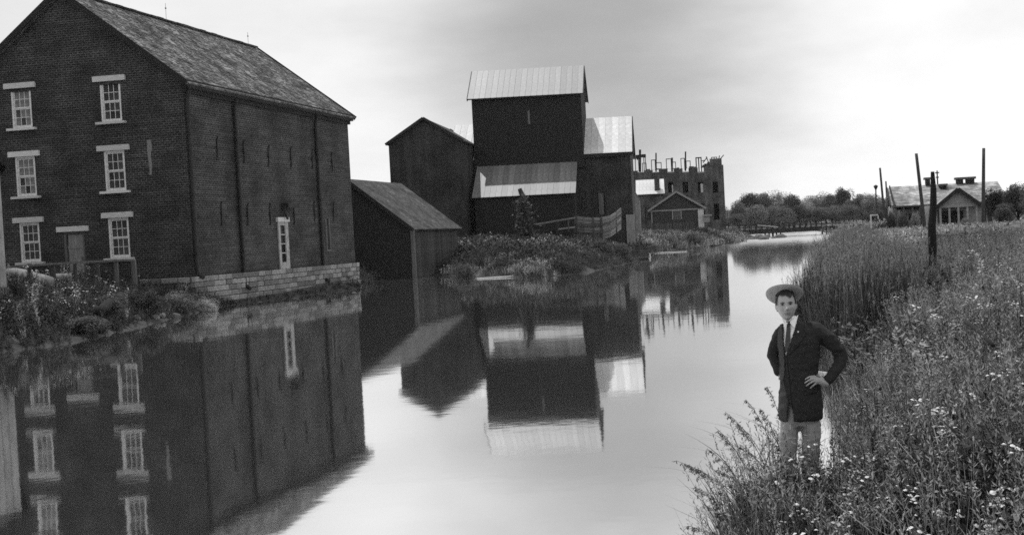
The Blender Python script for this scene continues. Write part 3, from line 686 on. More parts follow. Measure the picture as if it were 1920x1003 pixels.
p = MB(); p.box(gdx-.7, gdx-.55, -.07, -.003, gf(1269, 412).z, gf(1269, 395).z); p.box(gdx+.55, gdx+.7, -.07, -.003, gf(1269, 412).z, gf(1269, 395).z); p.box(gdx-.55, gdx+.55, -.07, -.003, gf(1269, 396.5).z, gf(1269, 395).z); d_ = p.build('door_frame', PTRIM, gh)
p = MB(); p.box(gdx-.54, gdx+.54, .05, .09, gf(1269, 412).z, gf(1269, 397).z); p.build('door', WOODM, gh)
p = MB(); a = gf(1324, 404); p.box(.0, 1.2, -1.2, .4, a.z-.1, a.z+.12); p.box(.1, .9, -.9, .2, a.z-1.0, a.z-.1); p.build('hatch', PTRIM, gh)

# ------------------------------------------------------------------ plank bridge
A = at(1383, 432, 236); B = at(1562, 424, 246); A.z = B.z = 1.6
bdir = (B-A).normalized(); bl = (B-A).length; bang = math.atan2(bdir.y, bdir.x)
br = thing('plank_bridge', 'long low wooden bridge with open railing crossing the canal before the trees', 'bridge', (A.x, A.y, 0), bang)
d = MB(); d.box(-2, bl+2, .1, 3.6, 1.42, 1.62); d.build('deck', WOODD, br)
for yy in (.0, 3.5): d = MB(); d.box(-2, bl+2, yy, yy+.25, .72, 1.40); d.build('girder', WOODD, br)
for yy in (.05, 3.6):
    d = MB(); d.box(-2, bl+2, yy, yy+.09, 2.58, 2.76); d.build('top_rail', WOODD, br)
    d = MB(); d.box(-2, bl+2, yy, yy+.08, 2.06, 2.2); d.build('middle_rail', WOODD, br)
k = 0
while k*1.35 < bl+1:
    for yy in (-.06, 3.7):
        d = MB(); d.box(-.09, .09, yy, yy+.1, 1.1, 2.72); q = d.build('rail_post', WOODD, br); q.location = (-1.2+k*1.35, 0, 0)
    if k % 2 == 0:
        for sx in (1, -1):
            d = MB(); d.beam((0, .1, 1.62), (1.35*sx, .1, 2.6), .07); q = d.build('brace', WOODD, br); q.location = (-1.2+k*1.35+(1.35 if sx < 0 else 0), 0, 0)
    k += 1
for xx in (.2, 8.6, 10.4, bl-.4):
    for yy in (.3, 1.8, 3.3): d = MB(); d.tube([(xx, yy, -1.2), (xx, yy, .86)], .16, 8); d.build('pile', POLE, br)
d = MB(); d.beam((4.5, -.5, 2.5), (8.5, -1.8, 1.95), .25, .12)
rampo = thing('loose_plank', 'pale plank leaning down from the bridge railing near its far left end', 'plank'); d.build('board', PLANKP, rampo); rampo.location = (A.x, A.y, 0); rampo.rotation_euler = (0, 0, bang)
# stones by the bridge
RKM = []
for i in range(4):
    b = bmesh.new(); bmesh.ops.create_icosphere(b, subdivisions=2, radius=1)
    g = np.random.default_rng(i)
    for v_ in b.verts: v_.co *= 1+g.uniform(-.22, .12); v_.co.z *= .6
    me = bpy.data.meshes.new('rock'); b.to_mesh(me); b.free(); me.materials.append(RUBBLE); RKM.append(me)
DROCK = mat('dark_rock', .05, .12, scale=4, bump=.7, bdist=.05)
RKD = [m.copy() for m in RKM]
for m in RKD: m.materials[0] = DROCK
def rocks(pts, label, group, smin, smax, pale=None):
    ords = ['first', 'second', 'third', 'fourth', 'fifth', 'sixth', 'seventh', 'eighth', 'ninth', 'tenth', 'eleventh', 'twelfth', 'thirteenth', 'fourteenth', 'fifteenth', 'sixteenth', 'seventeenth', 'eighteenth', 'nineteenth', 'twentieth']
    pts = sorted(pts, key=lambda q: q[0]/q[1])
    for i, (x, y) in enumerate(pts):
        s_ = random.uniform(smin, smax)
        o = obj('rock', random.choice(pale or RKM), loc=(x, y, max(gz(x, y), -.1)+s_*.15), rot=(0, 0, random.uniform(0, 6)), scale=(s_, s_*.8, s_), label=label+', %s from the left' % ords[i], category='rock', group=group)
rocks([(p.x, p.y) for p in [W(u, v) for (u, v) in ((1392, 446), (1402, 447), (1415, 446), (1424, 448), (1438, 446), (1450, 447), (1462, 446), (1470, 445), (1408, 449), (1432, 449))]], 'dark boulder under the bridge end', 'boulders under the bridge', .5, 1.3, RKD)
rocks([(p.x+random.uniform(-.2, .2), p.y+random.uniform(0, .8)) for p in [W(u, v) for (u, v) in ((228, 616), (236, 612), (247, 611), (256, 608), (266, 606), (276, 605), (285, 602), (296, 601), (310, 598), (243, 606), (262, 601), (60, 640), (85, 640), (110, 636), (20, 652), (140, 632))]], 'pale rough stone on the left bank edge', 'stones along the left bank edge', .12, .30)
rocks([(p.x+random.uniform(-.3, .3), p.y+random.uniform(.1, .6)) for p in [W(u, v) for (u, v) in ((415, 578), (430, 576), (450, 574), (470, 572), (500, 568), (530, 566), (560, 561), (590, 558), (620, 555), (650, 550), (438, 572), (485, 567), (545, 560))]], 'fallen block at the foot of the brick mill', 'blocks fallen from the mill base', .1, .22, RKD)

# ------------------------------------------------------------------ board fence, crib wall, rails, posts
p0, p1 = at(1203, 440, 160), at(1300, 440, 168)
bf = thing('board_fence', 'dark upright board fence in front of the small gabled house', 'fence', (0, 0, 0))
nb = 34
for k in range(nb):
    t = k/(nb-1); x = p0.x+(p1.x-p0.x)*t; y = p0.y+(p1.y-p0.y)*t
    zt = at(1203+97*t, 420-3*t, y).z+random.uniform(-.1, .1); zb = gz(x, y)-.2
    d = MB(); wv = (p1.x-p0.x)/nb*.46; d.box(-wv, wv, -.02, .02, 0, zt-zb); o = d.build('plank', PLD, bf); o.location = (x, y, zb); o.rotation_euler = (random.uniform(-.02, .02), random.uniform(-.03, .03), math.atan2(p1.y-p0.y, p1.x-p0.x))
# curved timber crib in front of the big mill
cb = thing('curved_plank_wall', 'curved weathered plank wall rising at one end on the bank before the mill', 'timber wall', (0, 0, 0))
path = [(1078, 108.0), (1096, 107.2), (1114, 107.0), (1130, 107.4), (1145, 109), (1156, 112), (1165, 115)]
tops = [405, 407, 407.5, 407, 404, 397, 389]; bots = [449, 451, 452, 450, 445, 437, 430]
rows = 7
for i in range(len(path)-1):
    (u0, y0_), (u1, y1_) = path[i], path[i+1]
    for r_ in range(rows):
        f0, f1 = r_/rows+.012, (r_+1)/rows-.012
        a = at(u0, bots[i]+(tops[i]-bots[i])*f0, y0_); b = at(u1, bots[i+1]+(tops[i+1]-bots[i+1])*f0, y1_)
        c = at(u1, bots[i+1]+(tops[i+1]-bots[i+1])*f1, y1_); e = at(u0, bots[i]+(tops[i]-bots[i])*f1, y0_)
        d = MB(); d.slab([a, b, c, e], .08+.03*(r_ % 2)); d.build('plank', PLANK, cb)
for i in (0, 2, 3, 5):
    u0, y0_ = path[i]; a = at(u0, bots[i]+4, y0_-.15); b = at(u0-(2 if i else 0), tops[i]-1, y0_-.15); d = MB(); d.beam(a, b, .16, .12, up=(0, 1, 0)); d.build('post', PLD, cb)
for r_ in (.33, .66):
    for i in range(len(path)-1):
        a = at(path[i][0], bots[i]+(tops[i]-bots[i])*r_, path[i][1]-.2); b = at(path[i+1][0], bots[i+1]+(tops[i+1]-bots[i+1])*r_, path[i+1][1]-.2)
        d = MB(); d.beam(a, b, .08, .12); d.build('batten', PLD, cb)
rl = thing('pole_rail', 'long slender rail sloping up to the curved plank wall', 'rail'); d = MB()
d.beam(at(1004, 421, 104), at(1078, 408.5, 107), .14, .12); d.build('rail', PLANK, rl)
for (u, v0, v1) in ((1020, 419, 438), (1046, 414.5, 436), (1066, 411, 434)):
    d = MB(); d.beam(at(u, v1, 105.5), at(u, v0, 105.5), .12, .12, up=(0, 1, 0)); d.build('post', PLD, rl)
d = MB(); d.beam(at(1046, 430, 105.5), at(1078, 426, 107), .1, .12); d.build('lower_rail', PLANK, rl)
# slim white tag box, crate and small litter by the mill corner
def at_ground(u, Y): return Vector((XZ(u, Y, gz(XZ(u, Y, .5), Y)), Y, gz(XZ(u, Y, .5), Y)))
g0 = at_ground(1203, 106)
ct = thing('dark_crate', 'dark slatted crate sitting at the water beside the big mill', 'crate', (g0.x, g0.y, 0), .05)
for i in range(5): d = MB(); d.box(-.7, .7, -.55, -.5, .12+i*.2, .28+i*.2); d.build('slat', PLD, ct)
for i in range(5): d = MB(); d.box(.65, .7, -.5, .5, .12+i*.2, .28+i*.2); d.build('slat', PLD, ct)
d = MB(); d.box(-.64, .64, -.48, .5, -.1, 1.0); d.build('body', IRON, ct)
g0 = at_ground(1222.5, 112); bb = thing('white_stake', 'short white painted stake leaning beside the dark crate', 'stake', (g0.x, g0.y, g0.z)); d = MB(); d.beam((-.12, 0, -.2), (-.25, 0, .95), .28, .1, up=(0, 1, 0)); d.build('board', PLANKP, bb)
a = at(1193, 481, 99); b = at(1190, 437, 99)
# snag wrapped in creeper
g0 = at_ground(992, 96); sp = at(974, 353, 96)
sn = thing('dead_snag', 'leaning broken tree trunk smothered in creeper below the lean-to roof', 'tree', (g0.x, g0.y, g0.z))
o_ = Vector(g0); pts = [at(u, v, 96)-o_ for (u, v) in ((996, 470), (993, 440), (989, 410), (984, 383), (979, 366), (974, 354))]; pts[0].z = -.4
d = MB(); d.tube(pts, [.42, .36, .32, .27, .22, .17], 9); d.tube([pts[2], at(1004, 398, 95.6)-o_, at(1010, 386, 95.3)-o_], [.12, .08, .03], 6); d.tube([pts[3], at(974, 392, 95.6)-o_, at(966, 385, 95.4)-o_], [.1, .06, .03], 6); d.build('trunk', BARK, sn)

# posts on the left bank with a rail
lf = thing('post_and_rail_fence', 'old post and rail fence in front of the brick mill door', 'fence')
yv = 47.0
fpost = ((55, 494, 556, .17), (98, 493, 535, .2), (140, 489, 528, .13), (182, 489, 524, .16), (217, 486, 522, .17), (250, 486, 520, .2))
for (u, v0, v1, w_) in fpost:
    Y = yv+(u-55)*.018; t = at(u, v0, Y); bz = gz(t.x, Y)-.3; d = MB(); d.tube([(0, 0, bz-t.z), (.0, 0, -.03), (0, 0, 0)], [w_*.62, w_*.55, w_*.4], 7); o = d.build('post', POLE if u < 200 else WOODM, lf); o.location = t
prev = None
for (u, v) in ((6, 502), (55, 498), (98, 494.5), (140, 492.5), (182, 490), (217, 488.5), (250, 487.5)):
    c = at(u, v, yv+(u-55)*.018-.12)
    if prev: d = MB(); d.beam(prev, c, .06, .09); d.build('rail', WOODM, lf)
    prev = c
# pale log and dark fallen beam
def log(name, label, cat, a, b, r0, r1, m, group=None):
    a, b = Vector(a), Vector(b); t = thing(name, label, cat, a, group=group); d = MB(); n = 7; pts = []
    for i in range(n): q = a.lerp(b, i/(n-1))-a; q.z += math.sin(i/(n-1)*math.pi)*.04*(b-a).length*.3; pts.append(q)
    d.tube(pts, [r0+(r1-r0)*i/(n-1)+random.uniform(-.1, .1)*r0 for i in range(n)], 10); d.build('trunk', m, t, smooth=True)
LOGM = mat('pale_log', .12, .24, scale=4, bump=.5)
log('fallen_log', 'thick pale barkless log lying behind the fence at the left', 'log', at(20, 510, 48.5), at(94, 532, 46.5), .2, .28, LOGM)
log('short_log', 'short pale log end behind the second fence post', 'log', at(100, 522, 49), at(132, 520, 49.5), .2, .18, LOGM)
log('fallen_beam', 'dark rotten beam lying down the slope of the left bank', 'beam', at(184, 586, 40), at(228, 553, 43.5), .16, .14, CHAR)
# white outbuilding at the left edge
OO = at(17, 590, 40); og = gz(OO.x, 40)
ob = thing('whitewashed_outbuilding', 'corner of a whitewashed board outbuilding with dark roof at the left edge', 'outbuilding', (OO.x, 40, 0), R(30))
zt = at(10, 303, 40).z; 
for k in range(14):
    d = MB(); wv = .22; d.box(-(k+1)*wv+.006, -k*wv-.006, 0, .05, og-.3 if k else og-.3, zt+.0); d.build('plank', mat('whitewash', .16, .36, kind='random', scale=2, stretch=(2, 2, .6), r0=.7, r1=1.15), ob)
d = MB(); d.box(-3.0, -.02, .06, 5, og-.3, zt-.02); d.build('wall', WOODM, ob)
d = MB(); d.box(-3.1, .05, -.05, -.003, og-.4, og+.75); d.build('plinth', mat('grey_render', .12, .2), ob)
rz0 = at(19, 304, 40); d = MB(); d.slab([(-3.2, -.4, zt+2.9), (rz0.x-OO.x, -.4, zt), (rz0.x-OO.x, 5.3, zt), (-3.2, 5.3, zt+2.9)], .25); d.build('roof', WOODD, ob)
d = MB(); d.slab([(-6.4, -.4, zt), (-3.2, -.4, zt+2.9), (-3.2, 5.3, zt+2.9), (-6.4, 5.3, zt)], .25); d.build('roof', WOODD, ob); d = MB(); d.box(-6.0, -3.09, .06, 5, og-.3, zt-.02); d.face([(-6, .1, zt), (-.1, .1, zt), (-3.2, .1, zt+2.7)]); d.build('wall', WOODM, ob)
a = at(11, 540, 39); b = at(25, 592, 38.5); pk = thing('leaning_pole', 'dark pole leaning against the whitewashed outbuilding corner', 'pole'); d = MB(); d.beam(b, a, .12, .1); d.build('pole', POLE, pk)

# ------------------------------------------------------------------ poles and posts on the right bank
def pole(name, label, u0, v0, u1, Y, r, m=POLE, group=None, extra=None):
    t = at(u0, v0, Y); x1 = XZ(u1, Y, 1.0); b = Vector((x1, Y, gz(x1, Y)-.3)); o = thing(name, label, 'pole', b, group=group)
    d = MB(); n = 6; d.tube([(t-b)*(i/n) for i in range(n+1)], [r*1.15-(r*.3)*i/n for i in range(n+1)], 9); d.build('shaft', m, o, smooth=True)
    if extra: extra(o, t-b)
    return o
pole('utility_pole', 'bare tall pole leaning to the left in front of the low house', 1718, 288, 1737, 84, .125)
pole('utility_pole', 'tallest bare upright pole between the porch and the dark tree', 1844.5, 278, 1843, 84, .13)
pole('utility_pole', 'thin leaning pole at the left end of the low house, before the trees', 1650, 315, 1661, 150, .15)
pole('utility_pole', 'shorter thin pole just behind the leaning pole by the trees', 1661, 340, 1666, 165, .13)
def knob(o, t): d = MB(); d.tube([t+Vector((0, 0, -.35)), t+Vector((0, 0, .05)), t+Vector((0, 0, .2))], [.1, .28, .08], 8); d.build('lamp', IRON, o)
pole('lamp_post', 'slim lamp post with small round top among the trees', 1642, 350, 1644, 140, .09, extra=knob)
def cross(o, t):
    for dz, w_ in ((-.3, .22), (-.8, .16)): d = MB(); d.box(t.x-w_, t.x+w_, t.y-.05, t.y+.05, t.z+dz, t.z+dz+.12); d.build('crossarm', WOODD, o)
pole('telegraph_pole', 'thin telegraph pole with crossarms rising behind the black post', 1757, 320, 1762, 128, .09, extra=cross)
t = at(1750, 322, 22.5); x1 = XZ(1742, 22.5, 1.5); b = Vector((x1, 22.5, gz(x1, 22.5)-.2))
bp_ = thing('black_post', 'thick charred black post standing in the leafy bush', 'post', b); d = MB(); n = 9
d.tube([(t-b)*(i/n)+Vector((.015*math.sin(i*1.9), 0, 0)) for i in range(n+1)], [.095, .090, .086, .088, .082, .085, .078, .07, .058, .035], 9); d.build('shaft', CHAR, bp_, smooth=False)
log('fallen_branch', 'dark fallen branch slanting through the weeds on the right', 'branch', at(1812, 604, 12.5), at(1862, 648, 11.2), .024, .018, CHAR)
gp = at_ground(1640, 118); gf_ = thing('small_gate', 'small white gate frame standing in the field before the trees', 'gate', gp)
d = MB(); d.box(-.35, -.22, 0, .1, -.3, at(1640, 402, 118).z-gp.z); d.build('post', WHITE, gf_)
d = MB(); d.box(-.22, .45, 0, .08, at(1640, 402, 118).z-gp.z-.14, at(1640, 402, 118).z-gp.z); d.build('top_bar', WHITE, gf_)
d = MB(); d.box(.40, .5, .0, .08, at(1640, 402, 118).z-gp.z-.5, at(1640, 402, 118).z-gp.z-.14); d.build('bracket', WHITE, gf_)
# pale plank at the water's edge
a, b = W(1524, 698, .14), W(1630, 713, .24)
d = MB(); dv = (b-a).normalized(); pr = Vector((-dv.y, dv.x, 0))
pkk = thing('long_plank', 'long pale plank lying on the water edge behind the man', 'plank')
d.hexa([a-pr*.02+Vector((0,0,-.03)), b-pr*.09+Vector((0,0,-.03)), b+pr*.09+Vector((0,0,-.03)), a+pr*.02+Vector((0,0,-.03)), a-pr*.02+Vector((0,0,.03)), b-pr*.09+Vector((0,0,.05)), b+pr*.09+Vector((0,0,.05)), a+pr*.02+Vector((0,0,.03))]); d.build('board', PLANKP, pkk)
for (u, v, ln, an, lb) in ((955, 520, 4.2, .02, 'pale straight stick floating by the grassy middle bank'), (1250, 474, 4.5, .1, 'thin pale branch floating below the board fence')):
    c = W(u, v); sk = thing('floating_stick', lb, 'stick', (c.x, c.y, .02), an); d = MB(); d.tube([(-ln/2, 0, 0), (0, .1, .03), (ln/2, 0, 0)], .05, 6); d.build('stem', PLANKP, sk)
c = W(1313, 468); db = thing('driftwood', 'forked pale driftwood branch sticking out of the bank below the roofless shell', 'branch', (c.x, c.y, 0))
d = MB(); d.tube([at(1316, 474, c.y)-c, at(1312, 464, c.y)-c, at(1307, 458, c.y+1)-c], [.12, .16, .1], 6); d.tube([at(1312, 463, c.y)-c, at(1296, 460, c.y)-c], [.1, .05], 5); d.build('branch', WOODM, db)

# ------------------------------------------------------------------ low house on the right
HD = 118
HO = at(1687, 400, HD); h0 = Vector((HO.x, HD, 0)); T7 = R(-9)
hs = thing('low_frame_house', 'low frame house with shingled roof, chimneys and a gabled front porch', 'house', h0, T7)
def hf(u, v, val=0): return hit(u, v, h0, T7, 1, val)
HW = mat('house_siding', .2, .34, scale=2, stretch=(.5, .5, 3), bump=.3); HR = mat('house_roof', .18, .3, kind='shingle', size=(.5, .3, .02), mortar=.7, scale=2, bump=.5, rough=.9)
hx1 = hf(1882, 370).x; hev = hf(1780, 380).z; hrg = hit(1780, 346.5, h0, T7, 1, 6).z
hh_ = [(hf(u, 395).x-.5, hf(u, 395).x+.5, 1.5, 3.0) for u in (1702, 1718, 1850)]
mb = MB(); mb.wall(1, 0, 0, hx1, .3, hev, hh_, .15, outward=-1); mb.wall(1, 12, 0, hx1, .3, hev)
for x in (0, hx1): mb.wall(0, x, 0, 12, .3, hev); mb.face([(x, 0, hev), (x, 12, hev), (x, 6, hrg)])
mb.build('wall', HW, hs)
for q in hh_: g = MB(); g.box(q[0], q[1], .08, .1, q[2], q[3]); wo = g.build('window', GLASS, hs); g = MB(); g.box((q[0]+q[1])/2-.03, (q[0]+q[1])/2+.03, .03, .078, q[2], q[3]); g.build('mullion', WHITE, wo)
hsl = (hrg-hev)/6
for sgn, nm in ((1, 'roof'), (-1, 'rear_roof')):
    r = MB(); q = [(-.4, -.5, hev-.5*hsl+.1), (hx1+.4, -.5, hev-.5*hsl+.1), (hx1+.4, 6, hrg+.1), (-.4, 6, hrg+.1)] if sgn > 0 else [(hx1+.4, 12.5, hev-.5*hsl+.1), (-.4, 12.5, hev-.5*hsl+.1), (-.4, 6, hrg+.1), (hx1+.4, 6, hrg+.1)]
    r.slab(q, .14); r.build(nm, HR, hs)
for x in (-.44,): 
    v = MB(); v.beam((x, -.55, hev-.5*hsl), (x, 6, hrg+.05), .08, .45); v.build('verge_board', IRON, hs)
    v = MB(); v.beam((x, 6, hrg+.05), (x, 12.5, hev-.5*hsl), .08, .45); v.build('verge_board', IRON, hs)
v = MB(); v.box(-.4, hx1+.4, -.62, -.52, hev-.5*hsl-.32, hev-.5*hsl+.02); v.build('eaves_board', WOODD, hs)
def chimney(u0, u1, vt, val, cap=True):
    a = hit(u0, vt, h0, T7, 1, val); b = hit(u1, vt, h0, T7, 1, val); m_ = MB(); m_.box(a.x, b.x, val, val+1, hrg-1.6, a.z); c = m_.build('chimney', BRICKF, hs)
    if cap: m_ = MB(); m_.box(a.x-.15, b.x+.15, val-.15, val+1.15, a.z, a.z+.22); m_.build('cap', WOODM, c)
chimney(1794, 1806, 337, 5.5); chimney(1812, 1827, 336, 5.5); chimney(1736, 1744, 337, 5.5); chimney(1764, 1774, 349, 4.2)
# set-back left wing
wx = hf(1672, 380, 3).x; m_ = MB(); m_.box(wx, -.02, 2, 9, .3, hev); m_.build('wing_wall', HW, hs)
wr = hit(1678, 353, h0, T7, 1, 5.5).z
r = MB(); r.slab([(wx-.2, 1.6, hev), (-.5, 1.6, hev), (-.5, 5.5, wr), (wx-.2, 5.5, wr)], .12); r.slab([(-.5, 9.4, hev), (wx-.2, 9.4, hev), (wx-.2, 5.5, wr), (-.5, 5.5, wr)], .12); r.build('wing_roof', HR, hs)
v = MB(); v.beam((wx-.22, 1.6, hev-.1), (wx-.22, 5.5, wr-.05), .08, .4); v.build('verge_board', IRON, hs)
# dark side porch
q0, q1 = hf(1676, 384, -2), hf(1728, 384, -2); r = MB(); r.slab([(q0.x, -2, hf(1700, 387, -2).z), (q1.x, -2, hf(1700, 387, -2).z), (q1.x, 0, hev-.1), (q0.x, 0, hev-.1)], .1); r.build('porch_roof', WOODD, hs)
for u in (1680, 1695, 1711, 1725): x = hf(u, 400, -1.9).x; m_ = MB(); m_.box(x-.07, x+.07, -1.95, -1.8, .3, hf(1700, 388, -2).z); m_.build('porch_post', WOODM, hs)
# gabled front porch
PV = -6; pxa, pxb = hf(1763, 390, PV).x, hf(1831, 390, PV).x; pev = hf(1797, 381, PV).z; prg = hf(1795, 355, PV).z; pm_ = (pxa+pxb)/2
pg = MB(); pg.slab([(pxa, PV, pev), (pxb, PV, pev), (pm_, PV, prg)][:3]+[(pm_-.001, PV, prg)], .1); pg.build('porch_gable', mat('gable_boards', .2, .3, scale=3, stretch=(3, 1, 1)), hs)
psl = (prg-pev)/((pxb-pxa)/2)
r = MB(); r.slab([(pxa-.4, PV-.35, pev-.4*psl+.1), (pm_, PV-.35, prg+.1), (pm_, 0, prg+.1), (pxa-.4, 0, pev-.4*psl+.1)], .12); r.slab([(pm_, PV-.35, prg+.1), (pxb+.4, PV-.35, pev-.4*psl+.1), (pxb+.4, 0, pev-.4*psl+.1), (pm_, 0, prg+.1)], .12); pr_ = r.build('porch_roof', HR, hs)
for a, b in (((pxa-.4, pev-.4*psl), (pm_, prg)), ((pm_, prg), (pxb+.4, pev-.4*psl))): v = MB(); v.beam((a[0], PV-.4, a[1]), (b[0], PV-.4, b[1]), .08, .36); v.build('verge_board', IRON, pr_)
m_ = MB(); m_.box(pxa-.1, pxb+.1, PV-.05, PV+.2, pev-.38, pev-.02); m_.build('porch_beam', mat('beam_paint', .2, .3), hs)
for k in range(5): x = pxa+(pxb-pxa)*k/4; m_ = MB(); m_.box(x-.09, x+.09, PV, PV+.16, .2, pev-.38); m_.build('porch_post', HW, hs)
m_ = MB(); m_.box(pm_-1.0, pm_+1.2, -.2, -.05, 1.3, pev-.7); m_.build('porch_door', IRON, hs)
m_ = MB(); m_.box(pxa, pxb, PV, 0, .3, .95); m_.build('porch_floor', WOODM, hs)
a, b = hf(1731, 395, -1.2), hf(1757, 395, -1.2); m_ = MB(); m_.box(a.x, b.x, -1.2, -.6, .3, hf(1740, 386, -1.2).z); m_.build('white_entry', WHITE, hs)

# ------------------------------------------------------------------ foliage prototypes
LEAF  = mat('weed_leaf', .022, .075, kind='leaf', scale=.9, detail=3, bump=0, rough=.6, trans=.3)
LEAFL = mat('pale_weed_leaf', .17, .40, kind='leaf', scale=.9, detail=3, bump=0, rough=.6, trans=.3)
LEAFD = mat('dark_leaf', .012, .034, kind='leaf', scale=.9, detail=3, bump=0, rough=.6, trans=.2)
REED  = mat('reed_blade', .018, .055, kind='leaf', scale=1.2, detail=3, bump=0, rough=.6, trans=.25)
DRY   = mat('dry_stem', .12, .26, scale=4, bump=0, rough=.8)
PETAL = mat('white_petal', .45, .65, scale=4, bump=0, rough=.7)
CROWN = mat('tree_leaf', .07, .15, kind='leaf', scale=.35, detail=3, bump=0, rough=.7, trans=.25, stand=.12)
CROWND = mat('dark_tree_leaf', .04, .09, kind='leaf', scale=.35, detail=3, bump=0, rough=.7, trans=.2, stand=.12)
CROWNP = mat('pale_tree_leaf', .13, .26, kind='leaf', scale=.35, detail=3, bump=0, rough=.7, trans=.3)
rr = random.Random(11)
def blade(mb, p, az, ln, w_, lean, droop, n=3):
    d = Vector((math.cos(az), math.sin(az), 0)); sd_ = Vector((-d.y, d.x, 0)); p = Vector(p); q = []
    for i in range(n+1):
        t = i/n; c = p+d*(lean*ln*t+droop*ln*t*t)+Vector((0, 0, ln*t*(1-.45*droop*t))); ww = w_*(1-t**1.6)+.0008; q.append((c-sd_*ww/2, c+sd_*ww/2))
    for i in range(n): mb.face([q[i][0], q[i][1], q[i+1][1], q[i+1][0]], [(0, 0)]*4)
def leaf(mb, p, az, el, ln, w_, roll=0):
    d = Vector((math.cos(az)*math.cos(el), math.sin(az)*math.cos(el), math.sin(el))); s_ = Vector((-math.sin(az), math.cos(az), 0)); s_ = (Matrix.Rotation(roll, 3, d)@s_); up = s_.cross(d)
    p = Vector(p); a = p; b = p+d*ln*.45+s_*w_/2+up*w_*.12; c = p+d*ln-up*ln*.12; e = p+d*ln*.45-s_*w_/2+up*w_*.12
    mb.face([a, b, c], [(0, 0)]*3); mb.face([a, c, e], [(0, 0)]*3)
def stem(mb, pts, r): mb.tube(pts, [r, r*.8, r*.4][:len(pts)] if len(pts) == 3 else r, 3, cap=False)
def P_grass(h, n, mats, spread=.16, w_=.009, heads=0):
    mb = MB()
    for i in range(n):
        a = rr.uniform(0, 6.3); r = spread*rr.random()**.5; mb.cur = 0
        hh = h*rr.uniform(.5, 1.1); lean = rr.uniform(0, .35); az = a+rr.uniform(-1, 1)
        blade(mb, (r*math.cos(a), r*math.sin(a), -.03), az, hh, w_*rr.uniform(.7, 1.4), lean, rr.uniform(0, .55))
        if i < heads:
            mb.cur = 1; q = Vector((r*math.cos(a), r*math.sin(a), 0)); top = q+Vector((math.cos(az)*.25*hh, math.sin(az)*.25*hh, h*1.15)); stem(mb, [q, q.lerp(top, .5), top], .0025)
            for k in range(7): leaf(mb, top-Vector((0, 0, .018*k)), rr.uniform(0, 6.3), rr.uniform(.3, 1.1), .035, .010)
    return mb.mesh('grass_blades', mats)
def P_weed(h, nst, mats, lsize=.06, spread=.2, flowers=0, fs=.015, dens=14):
    mb = MB()
    for i in range(nst):
        a = rr.uniform(0, 6.3); r = spread*rr.random(); b0 = Vector((r*math.cos(a)*.5, r*math.sin(a)*.5, -.03)); hh = h*rr.uniform(.6, 1.1)
        top = b0+Vector((r*math.cos(a)*1.4, r*math.sin(a)*1.4, hh)); mid = b0.lerp(top, .5)+Vector((rr.uniform(-.03, .03), rr.uniform(-.03, .03), .02)); mb.cur = 0; stem(mb, [b0, mid, top], .004)
        for k in range(dens):
            t = .12+.86*k/dens; q = b0.lerp(mid, t*2) if t < .5 else mid.lerp(top, t*2-1)
            leaf(mb, q, rr.uniform(0, 6.3), rr.uniform(-.3, .8), lsize*rr.uniform(.6, 1.3)*(1.1-.5*t), lsize*.42*rr.uniform(.7, 1.3), rr.uniform(-.6, .6))
        if i < flowers:
            for k in range(rr.randint(3, 7)):
                q = top+Vector((rr.gauss(0, .035), rr.gauss(0, .035), rr.uniform(-.01, .05))); mb.cur = 0; stem(mb, [top-Vector((0, 0, .05)), (top+q)/2, q], .0015)
                mb.cur = 1; f = fs*rr.uniform(.7, 1.3); nn = 7; tl = Vector((rr.uniform(-.4, .4), rr.uniform(-.4, .4), 1)).normalized(); sx = tl.orthogonal().normalized(); sy = tl.cross(sx)
                ring = [q+sx*math.cos(j/nn*6.283)*f+sy*math.sin(j/nn*6.283)*f for j in range(nn)]
                for j in range(nn): mb.face([ring[j], ring[(j+1) % nn], q+tl*f*.6], [(0, 0)]*3)
    return mb.mesh('weed_stems', mats)
def P_reed(h, n, mats, spread=.28):
    mb = MB()
    for i in range(n):
        a = rr.uniform(0, 6.3); r = spread*rr.random()**.5; q = Vector((r*math.cos(a), r*math.sin(a), -.1)); hh = h*rr.uniform(.65, 1.1); az = rr.uniform(0, 6.3)
        mb.cur = 0; blade(mb, q, az, hh, .022*rr.uniform(.7, 1.3), rr.uniform(0, .12), rr.uniform(0, .16), 4)
        for k in range(2): blade(mb, q+Vector((0, 0, hh*rr.uniform(.1, .5))), rr.uniform(0, 6.3), hh*.45, .018, rr.uniform(.1, .35), rr.uniform(.1, .7), 3)
        if rr.random() < .3:
            mb.cur = 1; top = q+Vector((rr.uniform(-.1, .1), rr.uniform(-.1, .1), h*rr.uniform(1.0, 1.15))); stem(mb, [q, q.lerp(top, .5), top], .004)
            for k in range(8): leaf(mb, top-Vector((0, 0, .02*k)), rr.uniform(0, 6.3), rr.uniform(.4, 1.2), .06, .014)
    return mb.mesh('reed_blades', mats)
NT = {}
